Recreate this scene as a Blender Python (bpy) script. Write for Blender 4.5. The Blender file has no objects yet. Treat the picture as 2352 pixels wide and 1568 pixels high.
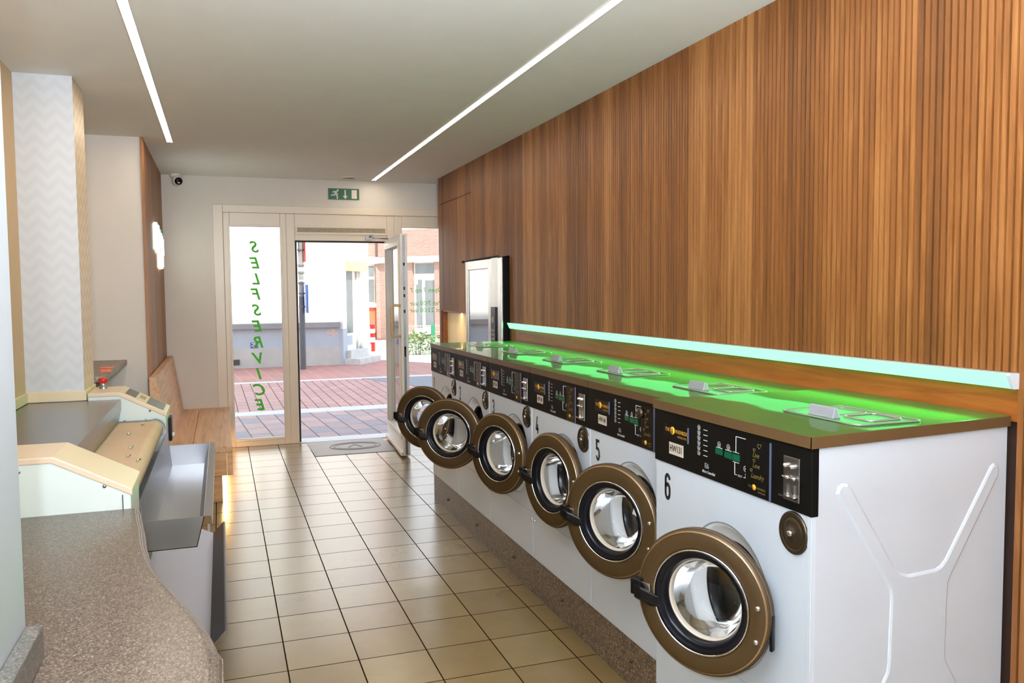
import bpy, bmesh, math, random
from mathutils import Vector, Matrix
random.seed(7)
PI = math.pi
scn = bpy.context.scene
COL = scn.collection
NT = {}

# ------------------------------------------------------------------ materials
def newmat(name):
    m = bpy.data.materials.new(name); m.use_nodes = True
    nt = m.node_tree; b = nt.nodes['Principled BSDF']
    return m, nt, b
def N(nt, t, **kw):
    n = nt.nodes.new(t)
    for k, v in kw.items():
        if k.startswith('i_'):
            n.inputs[k[2:].replace('_', ' ')].default_value = v
        else: setattr(n, k, v)
    return n
def c4(c): return (c[0], c[1], c[2], 1)
def ramp(nt, stops, interp='LINEAR'):
    r = nt.nodes.new('ShaderNodeValToRGB'); cr = r.color_ramp; cr.interpolation = interp
    while len(cr.elements) < len(stops): cr.elements.new(0.5)
    for e, (p, c) in zip(cr.elements, stops): e.position = p; e.color = c4(c)
    return r
def srgb(r, g, b):
    f = lambda v: v/255/12.92 if v/255 <= .04045 else ((v/255+.055)/1.055)**2.4
    return (f(r), f(g), f(b))
def plain(name, col, rough=.5, metal=0, var=.06, scale=6, bump=0, bscale=200, coat=0, aniso=0):
    """solid paint / plastic / metal with a faint procedural mottling"""
    m, nt, b = newmat(name)
    tc = N(nt, 'ShaderNodeTexCoord'); no = N(nt, 'ShaderNodeTexNoise', i_Scale=scale, i_Detail=3.0)
    nt.links.new(tc.outputs['Object'], no.inputs['Vector'])
    r = ramp(nt, [(.3, [c*(1-var) for c in col]), (.7, [min(1, c*(1+var)) for c in col])])
    nt.links.new(no.outputs['Fac'], r.inputs['Fac']); nt.links.new(r.outputs['Color'], b.inputs['Base Color'])
    b.inputs['Roughness'].default_value = rough; b.inputs['Metallic'].default_value = metal
    if coat: b.inputs['Coat Weight'].default_value = coat; b.inputs['Coat Roughness'].default_value = .05
    if bump:
        n2 = N(nt, 'ShaderNodeTexNoise', i_Scale=bscale, i_Detail=2.0)
        nt.links.new(tc.outputs['Object'], n2.inputs['Vector'])
        bp = N(nt, 'ShaderNodeBump', i_Strength=bump, i_Distance=.002)
        nt.links.new(n2.outputs['Fac'], bp.inputs['Height']); nt.links.new(bp.outputs['Normal'], b.inputs['Normal'])
    return m
def brushed(name, col, rough=.3, stretch=(1, 60, 60)):
    m, nt, b = newmat(name)
    tc = N(nt, 'ShaderNodeTexCoord'); mp = N(nt, 'ShaderNodeMapping'); mp.inputs['Scale'].default_value = stretch
    no = N(nt, 'ShaderNodeTexNoise', i_Scale=4.0, i_Detail=4.0)
    nt.links.new(tc.outputs['Object'], mp.inputs['Vector']); nt.links.new(mp.outputs['Vector'], no.inputs['Vector'])
    r = ramp(nt, [(.3, [c*.95 for c in col]), (.7, [min(1, c*1.05) for c in col])])
    r2 = ramp(nt, [(.3, (rough*.95,)*3), (.7, (rough*1.07,)*3)])
    for q, s in ((r, 'Base Color'), (r2, 'Roughness')):
        nt.links.new(no.outputs['Fac'], q.inputs['Fac']); nt.links.new(q.outputs['Color'], b.inputs[s])
    b.inputs['Metallic'].default_value = 1
    return m
def glow(name, col, strength):
    m, nt, b = newmat(name)
    b.inputs['Base Color'].default_value = (.02, .02, .02, 1); b.inputs['Specular IOR Level'].default_value = 0
    b.inputs['Emission Color'].default_value = c4(col); b.inputs['Emission Strength'].default_value = strength
    return m
def glass(name, tint=(1, 1, 1), refl=1.0, rough=0.0):
    m, nt, b = newmat(name); nt.nodes.remove(b)
    out = nt.nodes['Material Output']
    tr = N(nt, 'ShaderNodeBsdfTransparent'); tr.inputs['Color'].default_value = c4(tint)
    gl = N(nt, 'ShaderNodeBsdfGlossy'); gl.inputs['Roughness'].default_value = rough
    fr = N(nt, 'ShaderNodeFresnel'); fr.inputs['IOR'].default_value = 1.5
    mu = N(nt, 'ShaderNodeMath', operation='MULTIPLY'); mu.inputs[1].default_value = refl; mu.use_clamp = True
    mx = N(nt, 'ShaderNodeMixShader')
    nt.links.new(fr.outputs[0], mu.inputs[0]); nt.links.new(mu.outputs[0], mx.inputs[0])
    nt.links.new(tr.outputs[0], mx.inputs[1]); nt.links.new(gl.outputs[0], mx.inputs[2])
    nt.links.new(mx.outputs[0], out.inputs['Surface'])
    return m
def granite(name, stops, scale=220, rough=.35, st=(1, 1, 1)):
    m, nt, b = newmat(name)
    tc = N(nt, 'ShaderNodeTexCoord')
    v = N(nt, 'ShaderNodeTexVoronoi', i_Scale=scale); no = N(nt, 'ShaderNodeTexNoise', i_Scale=scale*.35, i_Detail=6.0, i_Roughness=.75)
    mx = N(nt, 'ShaderNodeMix', data_type='FLOAT'); mx.inputs[0].default_value = .45
    sx = N(nt, 'ShaderNodeSeparateColor')
    mp = N(nt, 'ShaderNodeMapping'); mp.inputs['Scale'].default_value = st; nt.links.new(tc.outputs['Object'], mp.inputs['Vector'])
    for q in (v, no): nt.links.new(mp.outputs['Vector'], q.inputs['Vector'])
    nt.links.new(v.outputs['Color'], sx.inputs[0])
    nt.links.new(no.outputs['Fac'], mx.inputs[2]); nt.links.new(sx.outputs[0], mx.inputs[3])
    r = ramp(nt, stops); nt.links.new(mx.outputs[0], r.inputs['Fac']); nt.links.new(r.outputs['Color'], b.inputs['Base Color'])
    b.inputs['Roughness'].default_value = rough
    return m
def tiles(name, c1, c2, grout, bw, rh, mortar, off=(0, 0), offset=0.0, rough=.3, rot=0, bump=.4, noise=.25, nscale=5, spec=.5):
    m, nt, b = newmat(name)
    tc = N(nt, 'ShaderNodeTexCoord'); mp = N(nt, 'ShaderNodeMapping'); mp.inputs['Location'].default_value = (-off[0], -off[1], 0)
    mp.inputs['Rotation'].default_value = (0, 0, rot)
    br = N(nt, 'ShaderNodeTexBrick', offset=offset, squash=1.0)
    br.inputs['Color1'].default_value = c4(c1); br.inputs['Color2'].default_value = c4(c2); br.inputs['Mortar'].default_value = c4(grout)
    br.inputs['Scale'].default_value = 1; br.inputs['Mortar Size'].default_value = mortar; br.inputs['Mortar Smooth'].default_value = .1
    br.inputs['Brick Width'].default_value = bw; br.inputs['Row Height'].default_value = rh
    no = N(nt, 'ShaderNodeTexNoise', i_Scale=nscale, i_Detail=6.0, i_Roughness=.65)
    nt.links.new(tc.outputs['Object'], mp.inputs['Vector']); nt.links.new(mp.outputs['Vector'], br.inputs['Vector']); nt.links.new(tc.outputs['Object'], no.inputs['Vector'])
    r = ramp(nt, [(.25, (1-noise,)*3), (.75, (1,)*3)]); nt.links.new(no.outputs['Fac'], r.inputs['Fac'])
    mx = N(nt, 'ShaderNodeMix', data_type='RGBA', blend_type='MULTIPLY'); mx.inputs[0].default_value = 1
    nt.links.new(br.outputs['Color'], mx.inputs[6]); nt.links.new(r.outputs['Color'], mx.inputs[7])
    nt.links.new(mx.outputs[2], b.inputs['Base Color'])
    rr = ramp(nt, [(0, (rough,)*3), (1, (.8,)*3)]); nt.links.new(br.outputs['Fac'], rr.inputs['Fac']); nt.links.new(rr.outputs['Color'], b.inputs['Roughness'])
    inv = N(nt, 'ShaderNodeMath', operation='SUBTRACT'); inv.inputs[0].default_value = 1; nt.links.new(br.outputs['Fac'], inv.inputs[1])
    bp = N(nt, 'ShaderNodeBump', i_Strength=bump, i_Distance=.003); nt.links.new(inv.outputs[0], bp.inputs['Height']); nt.links.new(bp.outputs['Normal'], b.inputs['Normal'])
    sm = N(nt, 'ShaderNodeMath', operation='MULTIPLY'); sm.inputs[1].default_value = spec; nt.links.new(inv.outputs[0], sm.inputs[0]); nt.links.new(sm.outputs[0], b.inputs['Specular IOR Level'])
    return m
def wood(name, dark, mid, light, axis='Z', tone=False, rough=.45, scale=7, dens=1.0):
    """long-grained timber, grain along the given object axis; optional per-face tone attribute"""
    m, nt, b = newmat(name)
    tc = N(nt, 'ShaderNodeTexCoord'); mp = N(nt, 'ShaderNodeMapping')
    s = {'X': (.06, 1, 1), 'Y': (1, .06, 1), 'Z': (1, 1, .06)}[axis]
    mp.inputs['Scale'].default_value = [v*scale*dens for v in s]
    no = N(nt, 'ShaderNodeTexNoise', i_Scale=3.0, i_Detail=8.0, i_Roughness=.65, i_Distortion=.6)
    nt.links.new(tc.outputs['Object'], mp.inputs['Vector']); nt.links.new(mp.outputs['Vector'], no.inputs['Vector'])
    fac = no.outputs['Fac']
    if tone:
        at = N(nt, 'ShaderNodeAttribute', attribute_name='tone')
        mm = N(nt, 'ShaderNodeMath', operation='MULTIPLY_ADD'); mm.inputs[1].default_value = .55
        nt.links.new(no.outputs['Fac'], mm.inputs[0]); nt.links.new(at.outputs['Fac'], mm.inputs[2]); fac = mm.outputs[0]
    r = ramp(nt, [(.22, dark), (.5, mid), (.8, light)])
    nt.links.new(fac, r.inputs['Fac']); nt.links.new(r.outputs['Color'], b.inputs['Base Color'])
    b.inputs['Roughness'].default_value = rough
    bp = N(nt, 'ShaderNodeBump', i_Strength=.12, i_Distance=.002); nt.links.new(no.outputs['Fac'], bp.inputs['Height']); nt.links.new(bp.outputs['Normal'], b.inputs['Normal'])
    return m

M = {}
M['white'] = plain('white enamel', (.57, .61, .66), .38, var=.02)
M['dish'] = plain('white pressed dish', (.76, .78, .80), .32, var=.02)
M['black'] = plain('black fascia', (.0035, .003, .0025), .5, var=.1); M['black'].node_tree.nodes['Principled BSDF'].inputs['Specular IOR Level'].default_value = .10
M['blackgloss'] = plain('black gloss plate', (.004, .0035, .0035), .25, var=.1); M['blackgloss'].node_tree.nodes['Principled BSDF'].inputs['Specular IOR Level'].default_value = .25
M['edge'] = plain('slate plastic edge', (.07, .08, .13), .3)
M['rubber'] = plain('black rubber', (.004, .004, .006), .25); M['rubber'].node_tree.nodes['Principled BSDF'].inputs['Specular IOR Level'].default_value = .22
M['handle'] = plain('black plastic', (.004, .003, .003), .35); M['handle'].node_tree.nodes['Principled BSDF'].inputs['Specular IOR Level'].default_value = .2
M['seam'] = plain('grey seam', (.34, .37, .41), .5)
M['bronze'] = plain('bronze lacquer', srgb(61, 42, 15), .5, metal=.12, var=.03)
M['bronze_edge'] = plain('bronze edge', srgb(150, 122, 88), .3, metal=.7, var=.03)
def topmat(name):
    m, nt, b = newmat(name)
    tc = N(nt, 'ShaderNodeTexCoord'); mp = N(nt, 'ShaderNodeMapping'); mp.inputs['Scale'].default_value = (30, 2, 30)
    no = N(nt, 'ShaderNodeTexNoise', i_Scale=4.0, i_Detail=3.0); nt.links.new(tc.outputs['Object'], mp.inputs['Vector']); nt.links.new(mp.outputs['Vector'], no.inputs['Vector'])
    r = ramp(nt, [(.3, srgb(46, 82, 34)), (.7, srgb(56, 96, 42))]); nt.links.new(no.outputs['Fac'], r.inputs['Fac']); nt.links.new(r.outputs['Color'], b.inputs['Base Color'])  # the strip's green light is mixed into the base colour of the bronze
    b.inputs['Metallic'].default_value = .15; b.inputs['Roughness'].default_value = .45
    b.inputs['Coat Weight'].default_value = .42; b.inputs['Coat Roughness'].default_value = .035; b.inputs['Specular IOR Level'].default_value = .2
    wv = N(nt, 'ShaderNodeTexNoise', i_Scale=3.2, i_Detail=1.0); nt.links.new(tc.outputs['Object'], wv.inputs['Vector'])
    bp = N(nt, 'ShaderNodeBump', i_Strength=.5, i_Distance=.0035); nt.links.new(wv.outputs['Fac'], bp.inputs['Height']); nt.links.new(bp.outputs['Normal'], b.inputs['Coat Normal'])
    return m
M['topedge'] = plain('bronze top edge', srgb(90, 67, 40), .4, metal=.2)
M['topmetal'] = topmat('green lit bronze top')
M['chrome'] = plain('chrome', (.75, .73, .70), .14, metal=1, var=.02)
M['steel'] = brushed('brushed stainless', (.33, .33, .34), .30, (2, 50, 2))
M['steel_dull'] = brushed('dull stainless', (.36, .36, .38), .36, (2, 50, 2))
M['drum'] = plain('drum steel', (.42, .43, .44), .3, metal=1, var=.1, scale=30)
M['lockdark'] = plain('dark bronze lock', srgb(74, 62, 48), .3, metal=.8)
M['doorglass'] = glass('door bowl glass', (.95, .97, .98), .9)
M['pane'] = glass('window glass', (.97, .99, .98), .55)
M['lidplastic'] = glass('clear plastic', (.97, .98, .97), .35, .10)
M['ridge'] = plain('clear ridge', (.16, .19, .13), .12, coat=1)
M['greyplastic'] = plain('grey plastic', (.20, .20, .215), .45)
M['plate'] = plain('pale plate', srgb(190, 178, 160), .45)
M['print'] = plain('white print', (.62, .62, .60), .5)
M['printgrey'] = plain('grey print', (.22, .22, .22), .5)
M['gold'] = plain('gold print', srgb(176, 128, 40), .45)
M['golddim'] = plain('dim gold print', srgb(110, 92, 38), .45)
M['badge'] = plain('yellow badge', srgb(222, 160, 40), .4)
M['display'] = plain('green display', srgb(6, 74, 50), .25)
M['ink'] = plain('black number', (.010, .010, .010), .5)
M['granite_dark'] = granite('brown granite', [(.25, srgb(52, 40, 30)), (.5, srgb(98, 80, 62)), (.68, srgb(124, 104, 82)), (.85, srgb(190, 172, 146))], 170, .4)
M['granite'] = granite('speckled granite', [(.22, srgb(44, 34, 27)), (.48, srgb(86, 73, 62)), (.68, srgb(108, 94, 82)), (.88, srgb(168, 156, 140))], 330, .3, (1, .5, 1))
M['shelfstone'] = granite('grey stone', [(.3, srgb(110, 100, 92)), (.6, srgb(150, 138, 126)), (.85, srgb(180, 168, 154))], 150, .5)
M['wall'] = plain('wall paint', srgb(214, 206, 196), .7, var=.015, bump=.05)
M['ceil'] = plain('ceiling paint', srgb(228, 228, 224), .8, var=.015, bump=.04)
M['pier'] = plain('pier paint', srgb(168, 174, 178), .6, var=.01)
M['cream'] = plain('cream paint', srgb(222, 204, 170), .6, var=.02)
M['creamwall'] = plain('cream wall', srgb(206, 176, 136), .7, var=.02)
M['pvc'] = plain('cream pvc', srgb(222, 208, 190), .35, var=.015)
M['housing'] = plain('ivory enamel', srgb(218, 196, 170), .35, var=.015)
M['housingside'] = plain('flash lit enamel', srgb(214, 222, 216), .35, var=.015)  # whiter than the cover: flash light put into the side colour
M['slat'] = wood('cedar slats', srgb(50, 25, 7), srgb(120, 71, 28), srgb(176, 121, 66), 'Z', True, .5, 9)
M['backing'] = plain('slat backing', srgb(44, 20, 5), .8)
M['boardwood'] = wood('cedar board', srgb(98, 46, 14), srgb(140, 76, 26), srgb(164, 98, 44), 'Y', False, .4, 9)
M['benchwood'] = wood('oak beam along', srgb(172, 122, 84), srgb(210, 166, 126), srgb(228, 190, 152), 'Y', False, .5, 9)
M['benchend'] = wood('oak beam across', srgb(168, 116, 74), srgb(204, 156, 110), srgb(222, 180, 138), 'X', False, .5, 9)
M['belt'] = plain('ironing cloth', srgb(198, 168, 142), .8, var=.05, bump=.15, bscale=500)
M['dark'] = plain('dark gap', (.012, .011, .010), .7)
M['red'] = plain('red button', srgb(190, 30, 26), .3)
M['green'] = plain('exit green', srgb(14, 92, 56), .4)
M['exitwhite'] = plain('exit white', srgb(226, 214, 200), .5)
M['vinyl'] = plain('green vinyl', srgb(58, 150, 44), .5)
def vinyl(name, col):
    m, nt, b = newmat(name); out = nt.nodes['Material Output']; b.inputs['Base Color'].default_value = c4(col)
    tl = N(nt, 'ShaderNodeBsdfTranslucent'); tl.inputs['Color'].default_value = c4(col); mx = N(nt, 'ShaderNodeMixShader'); mx.inputs[0].default_value = .5
    nt.links.new(b.outputs[0], mx.inputs[1]); nt.links.new(tl.outputs[0], mx.inputs[2]); nt.links.new(mx.outputs[0], out.inputs['Surface'])
    return m
M['vinyl'] = vinyl('green vinyl letters', srgb(72, 168, 44))
M['led'] = glow('warm led', (1, .87, .70), 36)
M['ledgreen'] = glow('mint led', (.55, 3.2, .88), 1.0)
M['ledbench'] = glow('amber led', (1, .62, .25), 24)
M['signglow'] = glow('sign glow', (.85, 1, .93), 5)
M['signwarm'] = glow('sign warm glow', (1, .86, .62), 4)
M['signgreen'] = glow('sign green glow', (.1, .9, .55), 1.2)
M['nichepanel'] = plain('niche cream', srgb(250, 222, 170), .5)
M['floor'] = tiles('floor tiles', srgb(136, 116, 74), srgb(124, 102, 62), srgb(40, 28, 14), .30, .31, .0032, (.2248, .140), 0, .27, spec=.8, noise=.16, nscale=4, bump=.25)
fb = M['floor'].node_tree.nodes['Principled BSDF']; ft = M['floor'].node_tree; cw = N(ft, 'ShaderNodeMath', operation='MULTIPLY'); cw.inputs[1].default_value = .55; ft.links.new(fb.inputs['Specular IOR Level'].links[0].from_node.inputs[0].links[0].from_socket, cw.inputs[0]); ft.links.new(cw.outputs[0], fb.inputs['Coat Weight']); fb.inputs['Coat Roughness'].default_value = .24; fb.inputs['Coat IOR'].default_value = 1.55
M['matmetal'] = plain('door mat', srgb(120, 112, 104), .4, var=.08)

# ------------------------------------------------------------------ mesh helpers
class MB:
    def __init__(s): s.v = []; s.f = []; s.tone = []; s.sm = []
    def add(s, vs, fs, smooth=False, tone=0):
        o = len(s.v); s.v += [tuple(v) for v in vs]
        for f in fs: s.f.append([o+i for i in f]); s.tone.append(tone); s.sm.append(smooth)
        return s
    def box(s, x0, x1, y0, y1, z0, z1, tone=0):
        vs = [(x, y, z) for x in (x0, x1) for y in (y0, y1) for z in (z0, z1)]
        return s.add(vs, [(0, 1, 3, 2), (4, 6, 7, 5), (0, 4, 5, 1), (2, 3, 7, 6), (0, 2, 6, 4), (1, 5, 7, 3)], tone=tone)
    def hexa(s, q0, q1):   # two quads, bottom and top loops
        n = len(q0)
        return s.add(list(q0)+list(q1), [list(range(n))[::-1], list(range(n, 2*n))]+[(i, (i+1) % n, n+(i+1) % n, n+i) for i in range(n)])
    def quad(s, *p): return s.add(p, [tuple(range(len(p)))])
    def prism(s, poly, axis, a, b):
        def P(u, w, t): return {'X': (t, u, w), 'Y': (u, t, w), 'Z': (u, w, t)}[axis]
        return s.hexa([P(u, w, a) for u, w in poly], [P(u, w, b) for u, w in poly])
    def lathe(s, prof, c, axis='X', seg=48, smooth=True, close=False):
        """prof: list of (radius, offset along axis)"""
        vs = []; fs = []; n = len(prof)
        for k in range(seg):
            a = 2*PI*k/seg; ca, sa = math.cos(a), math.sin(a)
            for r, t in prof:
                p = {'X': (t, r*ca, r*sa), 'Y': (r*ca, t, r*sa), 'Z': (r*ca, r*sa, t)}[axis]
                vs.append((c[0]+p[0], c[1]+p[1], c[2]+p[2]))
        m = n if close else n-1
        for k in range(seg):
            k2 = (k+1) % seg
            for i in range(m):
                j = (i+1) % n
                fs.append((k*n+i, k*n+j, k2*n+j, k2*n+i))
        return s.add(vs, fs, smooth)
    def cyl(s, c, r, h, axis='X', seg=24):
        return s.lathe([(0.0001, 0), (r, 0), (r, h), (0.0001, h)], c, axis, seg, False)
    def tube(s, pts, r, seg=8, closed=False, flat=1.0):
        pts = [Vector(p) for p in pts]; n = len(pts); vs = []; fs = []
        for i, p in enumerate(pts):
            a = pts[(i-1) % n] if (closed or i > 0) else p; b = pts[(i+1) % n] if (closed or i < n-1) else p
            d = (b-a).normalized(); up = Vector((0, 0, 1)) if abs(d.z) < .95 else Vector((1, 0, 0))
            u = d.cross(up).normalized(); w = u.cross(d).normalized()
            for k in range(seg):
                t = 2*PI*k/seg; vs.append(p+u*(r*math.cos(t))+w*(r*flat*math.sin(t)))
        for i in range(n if closed else n-1):
            j = (i+1) % n
            for k in range(seg):
                k2 = (k+1) % seg; fs.append((i*seg+k, i*seg+k2, j*seg+k2, j*seg+k))
        if not closed: fs += [tuple(range(seg))[::-1], tuple(range((n-1)*seg, n*seg))]
        return s.add(vs, fs, True)
    def build(s, name, mat, parent=None, loc=None, bevel=0, rel=True, tone=False):
        """vertices are world coordinates unless the parent is local; the object's origin goes to loc"""
        L = Vector(loc) if loc is not None else (Vector(parent['_o']) if parent is not None and '_o' in parent else Vector((0, 0, 0)))
        me = bpy.data.meshes.new(name); me.from_pydata([Vector(v)-L for v in s.v], [], s.f)
        bm = bmesh.new(); bm.from_mesh(me); bmesh.ops.recalc_face_normals(bm, faces=bm.faces); bm.to_mesh(me); bm.free()
        me.polygons.foreach_set('use_smooth', s.sm)
        if tone:
            at = me.attributes.new('tone', 'FLOAT', 'FACE'); at.data.foreach_set('value', s.tone)
        me.materials.append(M[mat] if isinstance(mat, str) else mat)
        o = bpy.data.objects.new(name, me); COL.objects.link(o); o['_o'] = tuple(L)
        if parent is not None:
            o.parent = parent; o.location = L-Vector(parent['_o'])
        else: o.location = L
        if bevel:
            b = o.modifiers.new('bevel', 'BEVEL'); b.width = bevel; b.segments = 2; b.limit_method = 'ANGLE'
        return o
def thing(name, label, cat, loc, group=None):
    o = bpy.data.objects.new(name, None); COL.objects.link(o); o.location = loc; o['_o'] = tuple(loc); o.empty_display_size = .1
    o['label'] = label; o['category'] = cat
    if group: o['group'] = group
    return o
def tag(o, label, cat, group=None):
    o['label'] = label; o['category'] = cat
    if group: o['group'] = group
    return o
def ribbon(mb, pts, w, org, right, up, nrm):
    org, right, up, nrm = Vector(org), Vector(right), Vector(up), Vector(nrm); n = len(pts); L, Rr = [], []
    for i in range(n):
        a = Vector(pts[max(i-1, 0)]); b = Vector(pts[min(i+1, n-1)]); d = (b-a).normalized(); q = Vector((-d.y, d.x)); p = Vector(pts[i])
        k = 1.0
        if 0 < i < n-1:
            d1 = (p-a).normalized(); k = 1/max(.6, abs(q.dot(Vector((-d1.y, d1.x)))))
        L.append(p+q*w/2*k); Rr.append(p-q*w/2*k)
    mb.add([org+right*p.x+up*p.y for p in L]+[org+right*p.x+up*p.y for p in Rr], [(i, i+1, n+i+1, n+i) for i in range(n-1)])
def arc(cx, cy, rx, ry, a0, a1, n=10): return [(cx+rx*math.cos(math.radians(a0+(a1-a0)*i/n)), cy+ry*math.sin(math.radians(a0+(a1-a0)*i/n))) for i in range(n+1)]
# condensed digits, height 2, width about 0.9
DIG = {1: [[(-.28, .62), (.02, .9), (.02, -1)]], 
       2: [arc(0, .5, .32, .40, 175, -20)+[(-.32, -.90)], [(-.44, -.90), (.42, -.90)]],
       3: [arc(0, .47, .31, .42, 165, -75, 12), arc(0, -.45, .33, .45, 75, -165, 12), [(-.12, .035), (.10, .035)]],
       4: [[(.02, 1), (-.34, -.47)], [(-.48, -.47), (.46, -.47)], [(.16, .10), (.16, -1)]],
       5: [[(.36, .9), (-.28, .9), (-.30, .02)], [(-.28, .10)]+arc(0, -.33, .32, .48, 105, -15, 8)+arc(0, -.45, .32, .45, 0, -165, 8)],
       6: [arc(0, .50, .32, .40, 10, 170, 8)+[(-.32, 0), (-.32, -.5)]+arc(0, -.47, .32, .43, 180, 360, 10)+arc(0, -.2, .32, .38, 0, 150, 8)]}
def struct(o, label, cat='structure'):
    o['kind'] = 'structure'; o['label'] = label; o['category'] = cat; return o
def sempty(name, label, loc, cat):
    o = thing(name, label, cat, loc); o['kind'] = 'structure'; return o
_tx = {}
def txt(body, shear=0.0, spacing=1.0, off=0.0):
    k = (body, shear, spacing, off)
    if k in _tx: return _tx[k]
    cu = bpy.data.curves.new('t', 'FONT'); cu.body = body; cu.size = 1; cu.shear = shear; cu.align_x = 'CENTER'; cu.align_y = 'CENTER'; cu.resolution_u = 3; cu.offset = off; cu.space_character = spacing
    o = bpy.data.objects.new('t', cu); COL.objects.link(o)
    dg = bpy.context.evaluated_depsgraph_get(); me = o.evaluated_get(dg).to_mesh()
    r = ([tuple(v.co) for v in me.vertices], [tuple(p.vertices) for p in me.polygons])
    o.evaluated_get(dg).to_mesh_clear(); bpy.data.objects.remove(o); bpy.data.curves.remove(cu)
    _tx[k] = r; return r
def addtext(mb, body, size, org, right, up, sx=1.0, shear=0.0, bold=0.0, spacing=1.0):
    vs, fs = txt(body, shear, spacing, round(bold/size, 4)); org, right, up = Vector(org), Vector(right), Vector(up)
    return mb.add([org+right*(x*sx*size)+up*(y*size) for x, y, z in vs], fs)

# ------------------------------------------------------------------ camera (fitted to the tile grid)
yaw, pitch, roll = .3372, -.0608, -.0087
fw = Vector((math.sin(yaw)*math.cos(pitch), math.cos(yaw)*math.cos(pitch), math.sin(pitch)))
r0 = Vector((math.cos(yaw), -math.sin(yaw), 0)); u0 = r0.cross(fw)
rt = r0*math.cos(roll)+u0*math.sin(roll); up = -r0*math.sin(roll)+u0*math.cos(roll)
cd = bpy.data.cameras.new('camera'); cam = bpy.data.objects.new('camera', cd); COL.objects.link(cam)
cam.matrix_world = Matrix(((rt.x, up.x, -fw.x, 0), (rt.y, up.y, -fw.y, 0), (rt.z, up.z, -fw.z, 1.6), (0, 0, 0, 1)))
cd.sensor_width = 36; cd.lens = 1902.5/2352*36; cd.clip_start = .02; cd.clip_end = 200
scn.camera = cam

CZ = 2.79      # ceiling height
YB = 9.02      # inner face of the shop front
XW = 2.20      # face of the slatted wall

# ------------------------------------------------------------------ room shell
struct(MB().box(-1.5, 2.75, -1.75, 9.2, -.2, 0).build('floor', 'floor'), 'beige square floor tiles with dark grout')
struct(MB().box(-1.5, 2.75, -1.75, YB, CZ, CZ+.2).build('ceiling', 'ceil'), 'smooth pale ceiling')
w = MB()
w.box(-7, .04, YB, YB+.25, -.2, 11); w.box(.04, 2.75, YB, YB+.25, 2.432, 11); w.box(2.75, 9, YB, YB+.25, -.2, 11)
struct(w.build('wall_far', 'wall'), 'white end wall around the glazed shop front')
struct(MB().box(-1.5, 2.75, -1.95, -1.75, -.2, CZ+.2).build('wall_back', 'wall'), 'wall behind the viewer')
struct(MB().box(-1.5, -1.02, 1.92, 6.94, 0, CZ).build('wall_left', 'creamwall'), 'cream left wall behind the ironer')
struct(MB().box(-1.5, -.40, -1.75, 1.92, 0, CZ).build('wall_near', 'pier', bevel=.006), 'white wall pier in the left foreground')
o = MB().box(-1.5, -.545, 6.94, YB, 0, CZ).build('wall_left', 'wall'); struct(o, 'white pier end face beyond the wallpapered pillar')

# wallpapered pillar (zigzag parquet print)
def wallpaper(name, contrast, c, rough):
    m, nt, b = newmat(name)
    tc = N(nt, 'ShaderNodeTexCoord'); sep = N(nt, 'ShaderNodeSeparateXYZ'); nt.links.new(tc.outputs['Object'], sep.inputs[0])
    ad = N(nt, 'ShaderNodeMath', operation='ADD'); nt.links.new(sep.outputs[0], ad.inputs[0]); nt.links.new(sep.outputs[1], ad.inputs[1])
    pp = N(nt, 'ShaderNodeMath', operation='PINGPONG'); pp.inputs[1].default_value = .055; nt.links.new(ad.outputs[0], pp.inputs[0])
    sm = N(nt, 'ShaderNodeMath', operation='ADD'); nt.links.new(pp.outputs[0], sm.inputs[0]); nt.links.new(sep.outputs[2], sm.inputs[1])
    sc = N(nt, 'ShaderNodeMath', operation='MULTIPLY'); sc.inputs[1].default_value = 2*PI/.075; nt.links.new(sm.outputs[0], sc.inputs[0])
    sn = N(nt, 'ShaderNodeMath', operation='SINE'); nt.links.new(sc.outputs[0], sn.inputs[0])
    mr = N(nt, 'ShaderNodeMapRange'); mr.inputs[1].default_value = -.5; mr.inputs[2].default_value = .5; nt.links.new(sn.outputs[0], mr.inputs[0])
    no = N(nt, 'ShaderNodeTexNoise', i_Scale=160.0, i_Detail=2.0); nt.links.new(tc.outputs['Object'], no.inputs['Vector'])
    r = ramp(nt, [(0, [k*(1-contrast) for k in c]), (1, c)]); nt.links.new(mr.outputs[0], r.inputs['Fac'])
    nt.links.new(r.outputs['Color'], b.inputs['Base Color'])
    bp = N(nt, 'ShaderNodeBump', i_Strength=.25, i_Distance=.002); nt.links.new(no.outputs['Fac'], bp.inputs['Height']); nt.links.new(bp.outputs['Normal'], b.inputs['Normal'])
    b.inputs['Roughness'].default_value = rough
    return m
M['paperA'] = wallpaper('parquet wallpaper', .05, srgb(200, 203, 206), .5)
M['paperSheen'] = wallpaper('parquet wallpaper sheen', .2, srgb(228, 204, 172), .4)  # side copy: sheen stripes and warm light put into colour and contrast
p = sempty('wall_pillar', 'pillar covered in white zigzag wallpaper', (-.875, 5.3, 0), 'structure')
MB().box(-1.02, -.732, 5.13, 5.50, 0, CZ).build('pillar_face', 'paperA', p)
MB().quad((-.7315, 5.131, 1.07), (-.7315, 5.499, 1.07), (-.7315, 5.499, CZ-.001), (-.7315, 5.131, CZ-.001)).build('pillar_side', 'paperSheen', p)
sk = MB(); sk.box(-1.02, -.722, 5.115, 5.13, 1.012, 1.068); sk.box(-.732, -.722, 5.13, 5.50, 1.012, 1.068); sk.box(-1.02, -1.008, 3.46, 5.115, 1.012, 1.068)
struct(sk.build('baseboard_left', 'cream', bevel=.003), 'cream skirting band along the steel worktop')

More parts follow.
